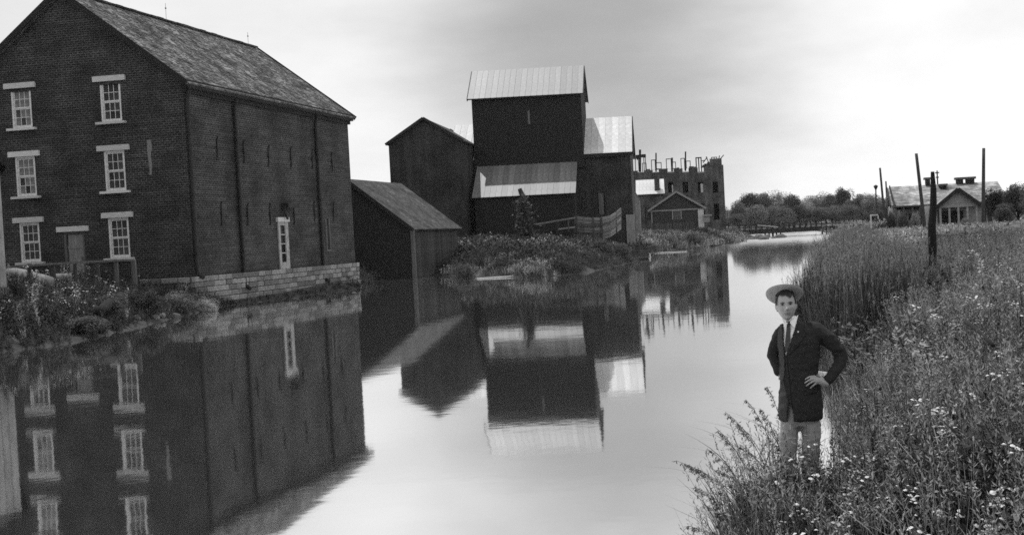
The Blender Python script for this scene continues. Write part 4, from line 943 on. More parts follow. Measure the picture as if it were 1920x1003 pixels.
def scatter(name, protos, P, idx, scl, label=None, cat=None, tilt=.12, parent=None):
    n = len(P)
    if n == 0: return
    key = tuple(m.name for m in protos)
    if key not in NT:
        col = bpy.data.collections.new('plants_'+str(len(NT)))
        for i, m in enumerate(protos):
            o = bpy.data.objects.new('plant_%02d' % i, m); col.objects.link(o)
        ng = bpy.data.node_groups.new('scatter', 'GeometryNodeTree'); ng.interface.new_socket('Geometry', in_out='INPUT', socket_type='NodeSocketGeometry'); ng.interface.new_socket('Geometry', in_out='OUTPUT', socket_type='NodeSocketGeometry')
        N_, L_ = ng.nodes, ng.links; gi, go = N_.new('NodeGroupInput'), N_.new('NodeGroupOutput')
        ci = N_.new('GeometryNodeCollectionInfo'); ci.inputs['Collection'].default_value = col; ci.inputs['Separate Children'].default_value = True; ci.inputs['Reset Children'].default_value = True
        ip = N_.new('GeometryNodeInstanceOnPoints'); ip.inputs['Pick Instance'].default_value = True
        def attr(nm, ty): a = N_.new('GeometryNodeInputNamedAttribute'); a.data_type = ty; a.inputs['Name'].default_value = nm; return a.outputs['Attribute']
        L_.new(gi.outputs[0], ip.inputs['Points']); L_.new(ci.outputs[0], ip.inputs['Instance']); L_.new(attr('idx', 'INT'), ip.inputs['Instance Index'])
        L_.new(attr('rot', 'FLOAT_VECTOR'), ip.inputs['Rotation']); L_.new(attr('scl', 'FLOAT_VECTOR'), ip.inputs['Scale']); L_.new(ip.outputs[0], go.inputs[0]); NT[key] = ng
    me = bpy.data.meshes.new(name); me.vertices.add(n); me.vertices.foreach_set('co', np.asarray(P, float).ravel())
    a = me.attributes.new('idx', 'INT', 'POINT'); a.data.foreach_set('value', np.asarray(idx, np.int32))
    rot = np.column_stack([RNG.normal(0, tilt, n), RNG.normal(0, tilt, n), RNG.uniform(0, 6.283, n)])
    a = me.attributes.new('rot', 'FLOAT_VECTOR', 'POINT'); a.data.foreach_set('vector', rot.ravel())
    scl = np.asarray(scl, float); scl = np.repeat(scl[:, None], 3, 1) if scl.ndim == 1 else scl
    a = me.attributes.new('scl', 'FLOAT_VECTOR', 'POINT'); a.data.foreach_set('vector', scl.ravel()); me.update()
    o = obj(name, me, parent); md = o.modifiers.new('scatter', 'NODES'); md.node_group = NT[key]
    if not parent: o['kind'] = 'stuff'
    if label: o['label'] = label
    if cat: o['category'] = cat
    return o
def region(n, fx0, fx1, y0, y1, power=1.0):
    y = y0+(y1-y0)*RNG.random(n)**power; x = fx0(y)+(fx1(y)-fx0(y))*RNG.random(n); return np.stack([x, y], 1)
def dists(P): return seg_dist(P, RSH), seg_dist(P, LSH), inside(P, POLY)
def lift(P, dz=0.0): return np.column_stack([P, ground_z(P)+dz])

GR = [P_grass(.45, 34, [LEAF, DRY]), P_grass(.6, 34, [LEAFL, DRY], heads=6), P_grass(.5, 30, [LEAF, DRY], heads=4), P_grass(.35, 36, [LEAFD, DRY])]
WE = [P_weed(.55, 7, [LEAF, PETAL]), P_weed(.7, 8, [LEAF, PETAL], .07), P_weed(.5, 7, [LEAFL, PETAL], .05, dens=18), P_weed(.6, 7, [LEAFD, PETAL], .08), P_weed(.65, 8, [LEAF, PETAL], .05, flowers=4, dens=16), P_weed(.75, 7, [LEAFL, PETAL], .045, flowers=5, dens=18), P_weed(.5, 6, [LEAFD, PETAL], .10, dens=9), P_weed(.75, 7, [LEAF, PETAL], .085, .22, dens=16), P_weed(.9, 5, [LEAFL, PETAL], .075, .16, dens=18), P_weed(1.0, 4, [LEAF, PETAL], .05, .12, dens=22)]
RE = [P_reed(1.55, 16, [REED, DRY]), P_reed(1.75, 15, [REED, DRY]), P_reed(1.4, 18, [LEAF, DRY])]
# coarse patches for the distance: a square metre or so of growth each
def P_patch(h, n, mats, spread=.8, bl=.35, leafy=.5):
    mb = MB()
    for i in range(n):
        x, y = rr.gauss(0, spread*.5), rr.gauss(0, spread*.5); mb.cur = 0
        if rr.random() < leafy:
            z = h*rr.random()*.9; leaf(mb, (x, y, z), rr.uniform(0, 6.3), rr.uniform(-.3, .9), bl*.5*rr.uniform(.5, 1.2), bl*.22, rr.uniform(-.7, .7))
        else: blade(mb, (x, y, -.05), rr.uniform(0, 6.3), h*rr.uniform(.5, 1.15), .03, rr.uniform(0, .3), rr.uniform(0, .5), 2)
    return mb.mesh('growth', mats)
FIELD = mat('dry_field_leaf', .20, .38, kind='leaf', scale=.6, detail=3, bump=0, rough=.7, trans=.35)  # dry grass
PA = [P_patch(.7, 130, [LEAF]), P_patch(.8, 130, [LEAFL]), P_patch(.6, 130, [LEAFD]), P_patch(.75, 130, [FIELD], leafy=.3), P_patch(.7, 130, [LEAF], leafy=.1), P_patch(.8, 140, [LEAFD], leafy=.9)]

# right bank, near: weeds and flowers up to the camera's feet
def pick(n, w_): w_ = np.array(w_, float); return RNG.choice(len(w_), n, p=w_/w_.sum())
xr = lambda y: np.interp(y, [p[1] for p in RSH], [p[0] for p in RSH])
xe = lambda y: (1980-PPX)/FPX*y+.3
def patchy(P, s_, seed): return wob(P, s_, seed)
def near_weeds():
    P = region(5200, lambda y: np.interp(y, [2.6, 9, 14], [-1.6, .2, 2.2]), xe, 2.9, 15.5, .9); dr, dl, ins = dists(P)
    ok = (~ins) & (dr > .04); ok &= ~((np.hypot(P[:, 0]-1.40, P[:, 1]-9.15) < .2))
    P, dr = P[ok], dr[ok]; n = len(P)
    idx = pick(n, [2.6, 2.4, 1.4, 3.0, .25, .2, 2.0, 2.2, 1.0, .5]); m = patchy(P, 1.1, 8) > .3; idx[m] = RNG.choice([3, 6, 3, 7], m.sum()); m2 = patchy(P, 1.3, 9) < -.5; idx[m2] = RNG.choice([2, 5, 4, 0, 8, 2, 1, 0, 2, 8], m2.sum())
    sc = RNG.uniform(.6, 1.1, n)*np.clip(.45+dr*.35, .45, 1)*(1+.28*patchy(P, .9, 77)); rt = P[:, 0]/P[:, 1]; sc = sc*np.where((P[:, 1] > 8.0) & (P[:, 1] < 11.5) & (rt < .185), np.where(rt > .162, .45, np.where(P[:, 1] < 8.9, .85, .6)), 1)
    scatter('weeds', WE, lift(P), idx, sc)
    P = region(2000, lambda y: np.interp(y, [2.6, 9, 14], [-1.6, .2, 2.2]), xe, 2.9, 15.5, .9); dr, dl, ins = dists(P); ok = (~ins) & (dr > .0) & (np.hypot(P[:, 0]-1.40, P[:, 1]-9.15) > .2); P, dr = P[ok], dr[ok]
    scatter('grass', GR, lift(P), pick(len(P), [3, 2, 2, 2]), RNG.uniform(.8, 1.35, len(P))*np.clip(.6+dr*.3, .6, 1)*np.where((P[:, 1] > 8.0) & (P[:, 0]/P[:, 1] < .185), .5, 1))
near_weeds()
P = np.stack([RNG.uniform(.85, 1.55, 130), RNG.uniform(7.9, 8.85, 130)], 1); P = P[~inside(P, POLY)]
scatter('weeds', WE, lift(P), pick(len(P), [2, 2, 1, 3, .3, .2, 2, 1, .5, 1]), RNG.uniform(.7, 1.0, len(P)))
P = np.stack([RNG.uniform(2.2, 4.6, 900), RNG.uniform(11.5, 21, 900)], 1); dr, dl, ins = dists(P); P = P[(~ins) & (dr < 1.6)]
scatter('sedge', GR, lift(P), pick(len(P), [3, .6, 2, 3]), RNG.uniform(.45, .8, len(P)))
def mid_weeds():
    P = region(7500, lambda y: xr(y), xe, 15, 42, 1.15); dr, dl, ins = dists(P); ok = (~ins) & (dr > 1.2); P, dr = P[ok], dr[ok]; n = len(P)
    idx = pick(n, [3, 3, 3, 2.4, .1, .1, 1.4, 1.6, 1, .5]); m = patchy(P, 2.6, 18) > .25; idx[m] = RNG.choice([3, 6, 3], m.sum()); m2 = patchy(P, 3.5, 19) < -.2; idx[m2] = RNG.choice([2, 2, 2, 1], m2.sum())
    scatter('weeds', WE, lift(P), idx, RNG.uniform(.65, 1.15, n)*(1+.25*patchy(P, 1.8, 78)))
    P = region(3500, lambda y: xr(y), xe, 15, 45); dr, dl, ins = dists(P); ok = (~ins) & (dr > 1.2); P = P[ok]
    scatter('grass', GR, lift(P), pick(len(P), [2, 4, 3, 1]), RNG.uniform(.8, 1.3, len(P)))
mid_weeds()
def field():
    P = region(9000, lambda y: xr(y)+1, lambda y: (2000-PPX)/FPX*y+2, 40, 125, 1.2); dr, dl, ins = dists(P); ok = (~ins) & (dr > 1.5) & ~((P[:, 0] > h0.x) & (P[:, 1] > 110.5)); P = P[ok]; n = len(P)
    idx = pick(n, [1.5, 3, .7, 6, 1.2, .4]); m = patchy(P, 12, 28) > .45; idx[m] = RNG.choice([0, 2, 4], m.sum())
    scatter('field_grass', PA, lift(P), idx, RNG.uniform(.7, 1.15, n))
    P = region(7000, lambda y: xr(y)+1, lambda y: (1990-PPX)/FPX*y+4, 125, 300); dr, dl, ins = dists(P); ok = (~ins) & (dr > 1.5); P = P[ok]; n = len(P)
    scatter('field_grass', PA, lift(P), pick(n, [2, 2, 1.5, 3, 1.5, 1]), RNG.uniform(1.2, 2.0, n))
field()
def reeds():
    Y = 15+145*RNG.random(7500)**1.5; side = np.where(Y < 32, -.15, .2+.009*Y)+RNG.random(7500)**1.2*(1.6+Y*.010)+.35*np.sin(Y*.9)*np.sin(Y*.37)+.2*np.sin(Y*3.1); side = np.where(RNG.random(7500) < .04, side-.5, side); X = xr(Y)+side; P = np.stack([X, Y], 1); ok = ((Y > 21) | (side > 2.6)); P = P[ok]; Y = Y[ok]
    z = ground_z(P); z = np.maximum(z, -.25); far = np.clip((Y-60)/100, 0, 1)
    sc = RNG.uniform(.8, 1.08, len(P))*np.clip((Y-14)/9, .45, 1)*np.clip((1.85-.4*far-np.maximum(z, 0))/1.6, .35, 1.1); s3 = np.column_stack([sc*(1+1.3*far), sc*(1+1.3*far), sc])
    s3[:, 2] *= np.where(RNG.random(len(P)) < .25, RNG.uniform(.55, .9, len(P)), 1)*(1+.12*np.sin(P[:, 1]*.7+P[:, 0]))
    scatter('reeds', RE, np.column_stack([P, z]), pick(len(P), [3, 3, 2]), s3, tilt=.10)
reeds()
# left bank
ML = Matrix.Rotation(-TH, 3, 'Z')
def in_box(P, org, th, x0, x1, y0, y1):
    c, s_ = math.cos(-th), math.sin(-th); dx, dy = P[:, 0]-org.x, P[:, 1]-org.y; lx, ly = dx*c-dy*s_, dx*s_+dy*c
    return (lx > x0) & (lx < x1) & (ly > y0) & (ly < y1)
BLD = [(NORG, TH, -WID-.1, .25, -.15, LEN+.1), (SORG, TH, -SW-.2, .3, -.3, 10.7), (BORG, T2, -bw2-.3, .3, -.3, 13.2), (MORG, T3, mx0, .3, -.2, 11.3), (MORG, T3, lx0, lx1, LY, 0), (RORG, T4, rx0, .4, -.3, 16.5), (WORG, T5, wx0, .3, -.3, 8.3), (GORG, T6, gx0, .3, -.3, 9.3)]
def free(P):
    ok = np.ones(len(P), bool)
    for b in BLD: ok &= ~in_box(P, *b)
    return ok
def left_bank():
    P = region(6000, lambda y: -.62*y-3, lambda y: np.interp(y, [33, 54, 74], [-13, -18, -13]), 33, 56); dr, dl, ins = dists(P); ok = (~ins) & (dl > .05) & free(P) & (dl < dr); P, dl = P[ok], dl[ok]; n = len(P)
    idx = pick(n, [2, 1, .2, 5, .15, .1, 5, 2, .3, .2]); scatter('weeds', WE, lift(P), idx, RNG.uniform(.7, 1.3, n)*np.clip(.6+dl*.3, .6, 1.1)*(1+.3*patchy(P, 2.2, 79)))
    k = 700; t = RNG.random(k); a = np.array([N.x+.4, 54.]); b = np.array([N.x+3.4+.6, 72.5]); P = a+(b-a)*t[:, None]+np.array([.983, -.186])*RNG.uniform(.1, 1.6, k)[:, None]; ok = ~inside(P, POLY); P = P[ok]
    scatter('weeds', WE, lift(P), pick(len(P), [1, .5, .2, 3, 0, 0, 3, 1, 0, 0]), RNG.uniform(.25, .6, len(P))*(1-.25*(P[:, 1] > 60)))
left_bank()
def middle_bank():
    P = region(7500, lambda y: -.26*y-4, lambda y: np.interp(y, [70, 95, 130], [3, 6, 9]), 70, 130); dr, dl, ins = dists(P); ok = (~ins) & (dl > .1) & free(P) & (dl < dr); P, dl = P[ok], dl[ok]; n = len(P)
    idx = pick(n, [3, .3, 3, .2, 3, 2.2]); m = patchy(P, 7, 38) > .25; idx[m] = RNG.choice([2, 5, 2], m.sum()); m = patchy(P, 6, 39) < -.5; idx[m] = RNG.choice([1, 3, 0, 4], m.sum())
    scatter('bank_growth', PA, lift(P), idx, RNG.uniform(.5, 1.3, n)*np.clip(.6+dl*.14, .6, 1.2)*(1+.35*patchy(P, 3.5, 80)))
    P = region(3600, lambda y: np.interp(y, [125, 240], [1, 5]), lambda y: np.interp(y, [125, 195, 240], [12, 23, 27]), 120, 250); dr, dl, ins = dists(P); ok = (~ins) & (dl > .1) & free(P) & (dl < dr) & ~((P[:, 1] > 196) & (P[:, 1] < 213) & (P[:, 0] > 16)); P, dl = P[ok], dl[ok]
    scatter('bank_growth', PA, lift(P), pick(len(P), [3, 3, 2, 3, 2, 1]), RNG.uniform(.8, 1.7, len(P)))
middle_bank()
# rubble spill under the curved wall
def rubble():
    P = []; 
    for i in range(420):
        t = random.random(); u = 1068+t*22+random.gauss(0, 5); Y = 104-t*16+random.gauss(0, .8); x = XZ(u, Y, 1.2); P.append((x, Y))
    P = np.array(P); scatter('rubble_spill', RKM, lift(P, .42), RNG.integers(0, 4, len(P)), RNG.uniform(.1, .34, len(P)))
rubble()
# creeper on the snag
mb = MB()
for i in range(900):
    t = rr.random()**1.3; q = pts = None
    c = at(994-t*16+rr.gauss(0, 4+8*(1-t)), 470-t*100+rr.gauss(0, 4), 96+rr.gauss(0, .5))-Vector(g0 if False else o_)
    leaf(mb, c, rr.uniform(0, 6.3), rr.uniform(-.5, .9), .34*rr.uniform(.6, 1.2), .2, rr.uniform(-1, 1))
mb.build('creeper', LEAFD if False else LEAF, sn, kind='stuff')

# ------------------------------------------------------------------ trees and bushes
def crown_mesh(name, m, rx, rz, n, nb, ls, seed, low=.15):
    r_ = random.Random(seed); mb = MB(); blobs = []
    for i in range(nb):
        a = r_.uniform(0, 6.3); e = r_.uniform(-.9, 1.25); k = r_.uniform(.3, .78); blobs.append((Vector((math.cos(a)*math.cos(e)*rx*k, math.sin(a)*math.cos(e)*rx*k, rz*.5+math.sin(e)*rz*.5*k)), r_.uniform(.26, .46)*rx))
    for i in range(n):
        c, br_ = r_.choice(blobs); d = Vector((r_.gauss(0, 1), r_.gauss(0, 1), r_.gauss(0, 1))).normalized(); p = c+d*br_*r_.uniform(.65, 1.08)*Vector((1, 1, .85)).length/1.65
        s_ = ls*r_.uniform(.6, 1.4); sx = Vector((r_.gauss(0, 1), r_.gauss(0, 1), r_.gauss(0, .6))).normalized(); sy = d.cross(sx).normalized() if d.cross(sx).length > .1 else sx.orthogonal()
        sx = (sx+d*.3).normalized(); mb.face([p-sx*s_/2, p+sy*s_*.35, p+sx*s_/2, p-sy*s_*.35], [(0, 0)]*4)
    return mb.mesh(name, m), blobs
def tree_parts(h, w_, m, n, nb, ls, seed):
    cz = h*.22; cm, bl = crown_mesh('crown', m, w_/2, h-cz, n, nb, ls, seed); tb = MB(); r0 = h*.022
    tb.tube([(0, 0, -.3), (.02*h, 0, h*.2), (0, .01*h, h*.42), (-.01*h, 0, h*.7)], [r0*1.3, r0, r0*.75, r0*.3], 8)
    for c, b in bl[:7]: tb.tube([(0, 0, h*.25), Vector((c.x*.5, c.y*.5, cz+c.z*.45)), Vector((c.x, c.y, cz+c.z))], [r0*.55, r0*.35, r0*.12], 5)
    return cm, tb.mesh('trunk', BARK, True), cz
TP = [tree_parts(10, 9, CROWN, 9000, 34, .30, 1), tree_parts(10, 8, CROWND, 9000, 30, .30, 2), tree_parts(10, 10, CROWN, 9000, 36, .30, 3), tree_parts(10, 9, CROWNP, 5000, 24, .30, 4), tree_parts(10, 8.5, CROWND, 9000, 32, .30, 5)]
def tree(u, vt, Y, wpx, k, label, group=None, name='broadleaf_tree'):
    x = XZ(u, Y, 5); zb = gz(x, Y); zt = at(u, vt, Y).z; h = zt-zb; cm, tm_, cz = TP[k]; s_ = h/10
    ws = wpx*Y/FPX/ (9.0)
    t = thing(name, label, 'tree', (x, Y, zb), random.uniform(0, 6.3), group)
    obj('crown', cm, t, (0, 0, cz*s_), scale=(ws, ws, s_)); obj('trunk', tm_, t, scale=(s_, s_, s_))
FAR = [(1386, 376, 262, 34, 1), (1404, 359, 285, 46, 1), (1426, 360, 300, 44, 0), (1452, 357, 320, 36, 3), (1473, 360, 310, 40, 3), (1487, 361, 290, 40, 1), (1512, 372, 330, 40, 3), (1528, 368, 350, 46, 2), (1548, 360, 360, 44, 3), (1566, 362, 340, 40, 0), (1583, 350, 310, 38, 4), (1600, 372, 300, 36, 0), (1617, 360, 290, 40, 1), (1637, 363, 280, 38, 0),
       (1380, 400, 255, 30, 0), (1415, 385, 268, 44, 2), (1445, 386, 275, 44, 0), (1470, 388, 270, 40, 2), (1498, 382, 282, 40, 1), (1530, 388, 290, 50, 0), (1560, 386, 285, 44, 2), (1590, 384, 270, 40, 0)]
ORD = ['first', 'second', 'third', 'fourth', 'fifth', 'sixth', 'seventh', 'eighth', 'ninth', 'tenth', 'eleventh', 'twelfth', 'thirteenth', 'fourteenth']
for i, (u, vt, Y, wpx, k) in enumerate(FAR):
    low = i >= 14; nth = sum(1 for q in (FAR[14:] if low else FAR[:14]) if q[0] < u)
    tree(u, vt, Y*1.35, wpx*1.25, k, '%s %s tree behind the bridge, %s from the left' % ('lower' if low else 'tall', ('leafy', 'dark', 'dense', 'pale thin-crowned', 'dark')[k], ORD[nth]), 'trees behind the bridge')
tree(1663, 378, 175, 36, 1, 'dark tree close to the left end of the low house', None); tree(1640, 392, 165, 40, 0, 'bushy tree standing behind the lamp post', None)
tree(1868, 352, 100, 62, 4, 'dark bushy tree beside the right end of the low house', None); tree(1906, 340, 92, 74, 1, 'largest dark tree at the right edge of the picture', None); tree(1944, 336, 88, 90, 4, 'dark tree partly outside the right edge', None)
tree(1880, 378, 86, 50, 1, 'low dark tree in front of the two at the right edge', None, 'small_tree')
for (u, vt, Y, w_, lb) in ((1672, 392, 112, 24, 'dark shrub at the left corner of the low house'), (1695, 398, 111, 26, 'leafy shrub before the side porch'), (1716, 396, 110, 24, 'leafy shrub beside the white entry'), (1810, 408, 106, 22, 'small shrub before the gabled porch'), (1318, 424, 170, 34, 'dense shrub between the fence and the roofless shell'), (1338, 430, 165, 40, 'dark bushy shrub below the roofless shell'), (1376, 421, 200, 22, 'round pale shrub at the corner of the roofless shell'), (1300, 434, 150, 40, 'low shrub below the board fence'), (1128, 446, 92, 60, 'dark shrub below the curved plank wall'), (1165, 452, 95, 44, 'dark shrub at the corner of the big mill'), (985, 452, 90, 30, 'dark shrub at the foot of the snag'), (900, 470, 88, 60, 'dark shrub beside the right corner of the timber shed'), (940, 478, 82, 50, 'dense low dark shrub near the middle of the grassy bank'), (1060, 470, 88, 56, 'dense shrub just left of the rubble spill'), (1030, 486, 80, 60, 'low dark shrub at the water below the rubble spill'), (870, 492, 80, 40, 'dark shrub at the water by the timber shed'), (30, 560, 38, 80, 'dark shrub below the whitewashed outbuilding'), (110, 552, 42, 90, 'dark shrub below the third fence post'), (200, 548, 42, 90, 'dark shrub above the fallen beam'), (270, 540, 45, 80, 'dark bushy shrub at the corner of the brick mill front'), (335, 545, 49, 80, 'dark shrub at the near corner of the pale stone base'), (150, 590, 38, 110, 'dark shrub lowest on the left bank'), (385, 556, 51, 50, 'small dark shrub in front of the pale stone base')):
    x = XZ(u, Y, 1.5); zb = gz(x, Y); h = at(u, vt, Y).z-zb; k = 3 if 'pale' in lb else (1 if 'dark' in lb else 0)
    t = thing('shrub', lb, 'shrub', (x, Y, zb), random.uniform(0, 6)); s_ = h/8.2; ws = w_*Y/FPX/9
    obj('crown', TP[k][0], t, (0, 0, -.12*h), scale=(ws, ws, h/7.0)); obj('stems', TP[k][1], t, scale=(s_, s_, s_*.8))
# far woods closing the view beyond the trees
def far_woods():
    n = 900; X = RNG.uniform(-500, 900, n); Y = 620+RNG.uniform(0, 160, n)+wob(np.stack([X, X], 1), 90, 4)*40; P = np.stack([X, Y], 1)
    scatter('far_woods', [TP[0][0], TP[1][0], TP[2][0], TP[4][0]], lift(P, -.5), RNG.integers(0, 4, n), np.column_stack([RNG.uniform(1.2, 2.6, n)]*2+[RNG.uniform(1.1, 1.75, n)]))
far_woods()
# big-leaved bush around the black post
def broad_bush(name, label, c, rx, h, n, m, ls, seed):
    t = thing(name, label, 'bush', c); r_ = random.Random(seed); mb = MB(); sm_ = MB()
    for i in range(26):
        a = r_.uniform(0, 6.3); r = rx*r_.random()**.6; top = Vector((r*math.cos(a), r*math.sin(a), h*r_.uniform(.45, 1)*(1-.5*(r/rx)**2))); base = Vector((top.x*.2, top.y*.2, -.1)); mid = base.lerp(top, .5)+Vector((top.x*.1, top.y*.1, .05)); sm_.tube([base, mid, top], [.012, .009, .004], 4, cap=False)
        for k in range(n//26):
            q = mid.lerp(top, r_.random()) if r_.random() < .7 else base.lerp(mid, r_.random()); q = q+Vector((r_.gauss(0, .06), r_.gauss(0, .06), r_.gauss(0, .05))); leaf(mb, q, r_.uniform(0, 6.3), r_.uniform(-.7, .6), ls*r_.uniform(.6, 1.3), ls*.5, r_.uniform(-.6, .6))
    mb.build('foliage', m, t, kind='stuff'); sm_.build('stems', BARK, t)
x = XZ(1746, 22.4, 1); broad_bush('leafy_bush', 'dark big-leaved bush growing round the foot of the black post', (x+.12, 22.4, gz(x, 22.4)), .62, 1.3, 1100, LEAFD, .12, 3)
x = XZ(1742, 19.4, 1); broad_bush('leafy_bush', 'dark big-leaved bush just in front of the one round the black post', (x, 19.4, gz(x, 19.4)), .7, 1.15, 1000, LEAFD, .12, 4)
x = XZ(1800, 24, 1); broad_bush('leafy_bush', 'low big-leaved bush to the right of the black post bush', (x, 24, gz(x, 24)), .8, .85, 500, LEAF, .14, 5)
for i, (u, Y, rx_, h_, n_, m_, ls_, lb) in enumerate((
    (1650, 17.0, .7, 1.0, 620, LEAFL, .10, 'pale leafy bush on the slope just above the long plank'),
    (1735, 15.5, .8, 1.0, 700, LEAFL, .10, 'broad pale leafy bush in the middle of the weedy right bank'),
    (1690, 21.0, .8, .95, 600, LEAF, .11, 'mid grey leafy bush between the reeds and the dark bushes'),
    (1860, 17.5, .9, 1.0, 720, LEAFL, .11, 'pale leafy bush high on the bank near the right edge, above the fallen branch'),
    (1900, 13.0, .7, .9, 620, LEAFD, .10, 'dark leafy bush at the right edge beside the fallen branch'),
    (1840, 9.6, .5, .75, 520, LEAFD, .075, 'dark leafy bush low on the bank below the fallen branch'),
    (1780, 12.6, .6, .85, 560, LEAFL, .085, 'pale small-leaved bush left of the fallen branch'),
    (1640, 12.2, .45, .75, 480, LEAFD, .08, 'dark leafy bush at the water right of the man'),
    (1880, 7.6, .4, .6, 480, LEAFL, .06, 'pale small-leaved bush near the lower right corner'),
    (1700, 8.2, .4, .55, 460, LEAFD, .065, 'low dark bush in the near weeds right of the man'))):
    x = XZ(u, Y, 1.0); broad_bush('leafy_bush', lb, (x, Y, gz(x, Y)), rx_, h_, n_, m_, ls_, 20+i)
# flowering plants that stand out one by one near the camera
FW = [P_weed(.62, 5, [LEAF, PETAL], .05, .12, flowers=4, fs=.017, dens=12), P_weed(.7, 4, [LEAFL, PETAL], .045, .10, flowers=4, fs=.015, dens=14), P_weed(.55, 5, [LEAF, PETAL], .05, .14, flowers=5, fs=.018, dens=12)]
for i, (u, v, Y) in enumerate([(1498, 940, 8.0), (1492, 966, 7.6), (1515, 900, 8.6), (1600, 935, 7.7), (1585, 950, 7.2), (1540, 975, 7.0), (1690, 790, 10.4), (1700, 815, 9.6), (1750, 765, 10.8), (1765, 790, 10), (1742, 800, 9.7), (1720, 780, 10.2), (1790, 795, 9.4), (1800, 810, 9), (1735, 840, 8.9), (1880, 900, 6.4), (1862, 912, 6.3), (1830, 900, 6.6), (1760, 905, 6.8), (1730, 950, 6.2), (1715, 875, 7.8), (1690, 905, 7.2), (1650, 870, 8.1), (1815, 770, 10), (1840, 740, 10.6), (1780, 745, 11.3), (1700, 745, 11.6), (1905, 830, 7.1), (1895, 880, 6.6), (1845, 890, 6.7), (1870, 935, 6.3), (1820, 945, 6.4), (1775, 930, 6.7), (1900, 920, 6.3), (1620, 900, 7.9), (1555, 905, 8.2), (1670, 840, 8.8), (1890, 770, 8.6), (1850, 800, 8.2)]):
    pt = at(u, v, Y); z0 = gz(pt.x, Y); h = max(pt.z-z0, .25); s_ = h/.66
    o = obj('white_wildflower', FW[i % 3], loc=(pt.x, Y, z0), rot=(0, 0, rr.uniform(0, 6)), scale=(max(s_, .75),)*2+(s_,), label='weedy plant topped with small white flowers on the right bank', category='wildflower', group='white flowering weeds on the right bank')
# tall seed-headed grasses arching over the water
def seed_grass(u0, v0, u1, v1, Y, i):
    tip = at(u1, v1, Y); rx_ = XZ(u0, Y, .3); base = Vector((rx_, Y+.0, gz(rx_, Y))); t = Vector(tip)-base; mb = MB(); L = t.length
    up = Vector((t.x*.25, 0, t.z*.75)) ; n = 9; pts = []
    for k in range(n+1): s_ = k/n; pts.append(up*2*s_*(1-s_)+t*s_*s_)
    mb.tube(pts, [.0045-.0032*k/n for k in range(n+1)], 4, cap=False); th_ = obj('seed_grass', None, loc=base, label='tall arching grass with drooping seed head at the water edge by the man', category='grass plant', group='arching seed grasses at the water edge')
    mb.build('stem', DARKSTEM, th_)
    hb_ = MB()
    for k in range(34):
        s_ = .70+.3*rr.random(); q = up*2*s_*(1-s_)+t*s_*s_; dirx = (t-up).normalized(); ln = .07*(1.15-s_)*4
        e = q+Vector((rr.gauss(dirx.x*.5, .5)*ln*.4, rr.gauss(0, .4)*ln*.4, -abs(rr.gauss(.0, .45))*ln*.4)); hb_.tube([q, e], .0009, 3, cap=False)
        for j in range(3): leaf(hb_, q.lerp(e, .5+.25*j), rr.uniform(0, 6.3), rr.uniform(-1.2, .3), .028, .009)
    hb_.build('seed_head', DARKSTEM, th_)
    for k in range(4):
        s_ = .12+.16*k; q = up*2*s_*(1-s_)+t*s_*s_; l_ = MB(); blade(l_, q, rr.choice([math.pi, math.pi, 0])+rr.uniform(-.7, .7), L*rr.uniform(.3, .5), .014, rr.uniform(.3, .6), rr.uniform(.5, 1.1), 5); l_.build('leaf', DARKSTEM, th_)
DARKSTEM = mat('dark_grass_stem', .03, .07, scale=5, bump=0, rough=.8)
for i, q in enumerate([(1440, 1003, 1268, 863, 8.6), (1450, 1003, 1290, 872, 8.4), (1430, 1000, 1328, 842, 8.8), (1470, 960, 1360, 772, 9.2), (1475, 960, 1378, 790, 9.3), (1480, 930, 1398, 748, 9.6), (1500, 920, 1438, 724, 9.9), (1490, 940, 1425, 765, 9.5), (1460, 990, 1345, 880, 8.6), (1430, 1003, 1302, 912, 8.2), (1440, 1010, 1320, 945, 7.9), (1480, 950, 1385, 832, 9.0), (1500, 930, 1452, 805, 9.6), (1510, 920, 1470, 772, 9.9), (1450, 1003, 1290, 985, 7.8), (1470, 980, 1405, 870, 8.7), (1460, 990, 1365, 905, 8.3), (1520, 900, 1490, 815, 9.9), (1440, 1003, 1340, 800, 8.9), (1455, 1003, 1380, 940, 8.0)]): seed_grass(*q, i)
def left_tufts():
    k = 260; P = np.stack([RNG.uniform(.25, 1.9, k), RNG.uniform(7.2, 11.2, k)], 1); dr, dl, ins = dists(P); ok = (dr < 1.0) & (~ins | (dr < .12)) & (P[:, 0]/P[:, 1] < .15); P = P[ok]
    LT = [P_grass(.62, 26, [REED, DRY], .14, .012, heads=4), P_grass(.72, 22, [LEAF, DRY], .12, .011, heads=5), P_grass(.5, 30, [LEAFD, DRY], .16, .011)]
    z = np.maximum(ground_z(P), -.1); scatter('edge_grass', LT, np.column_stack([P, z]), pick(len(P), [2, 2, 2]), RNG.uniform(.7, 1.25, len(P)), tilt=.22)
left_tufts()

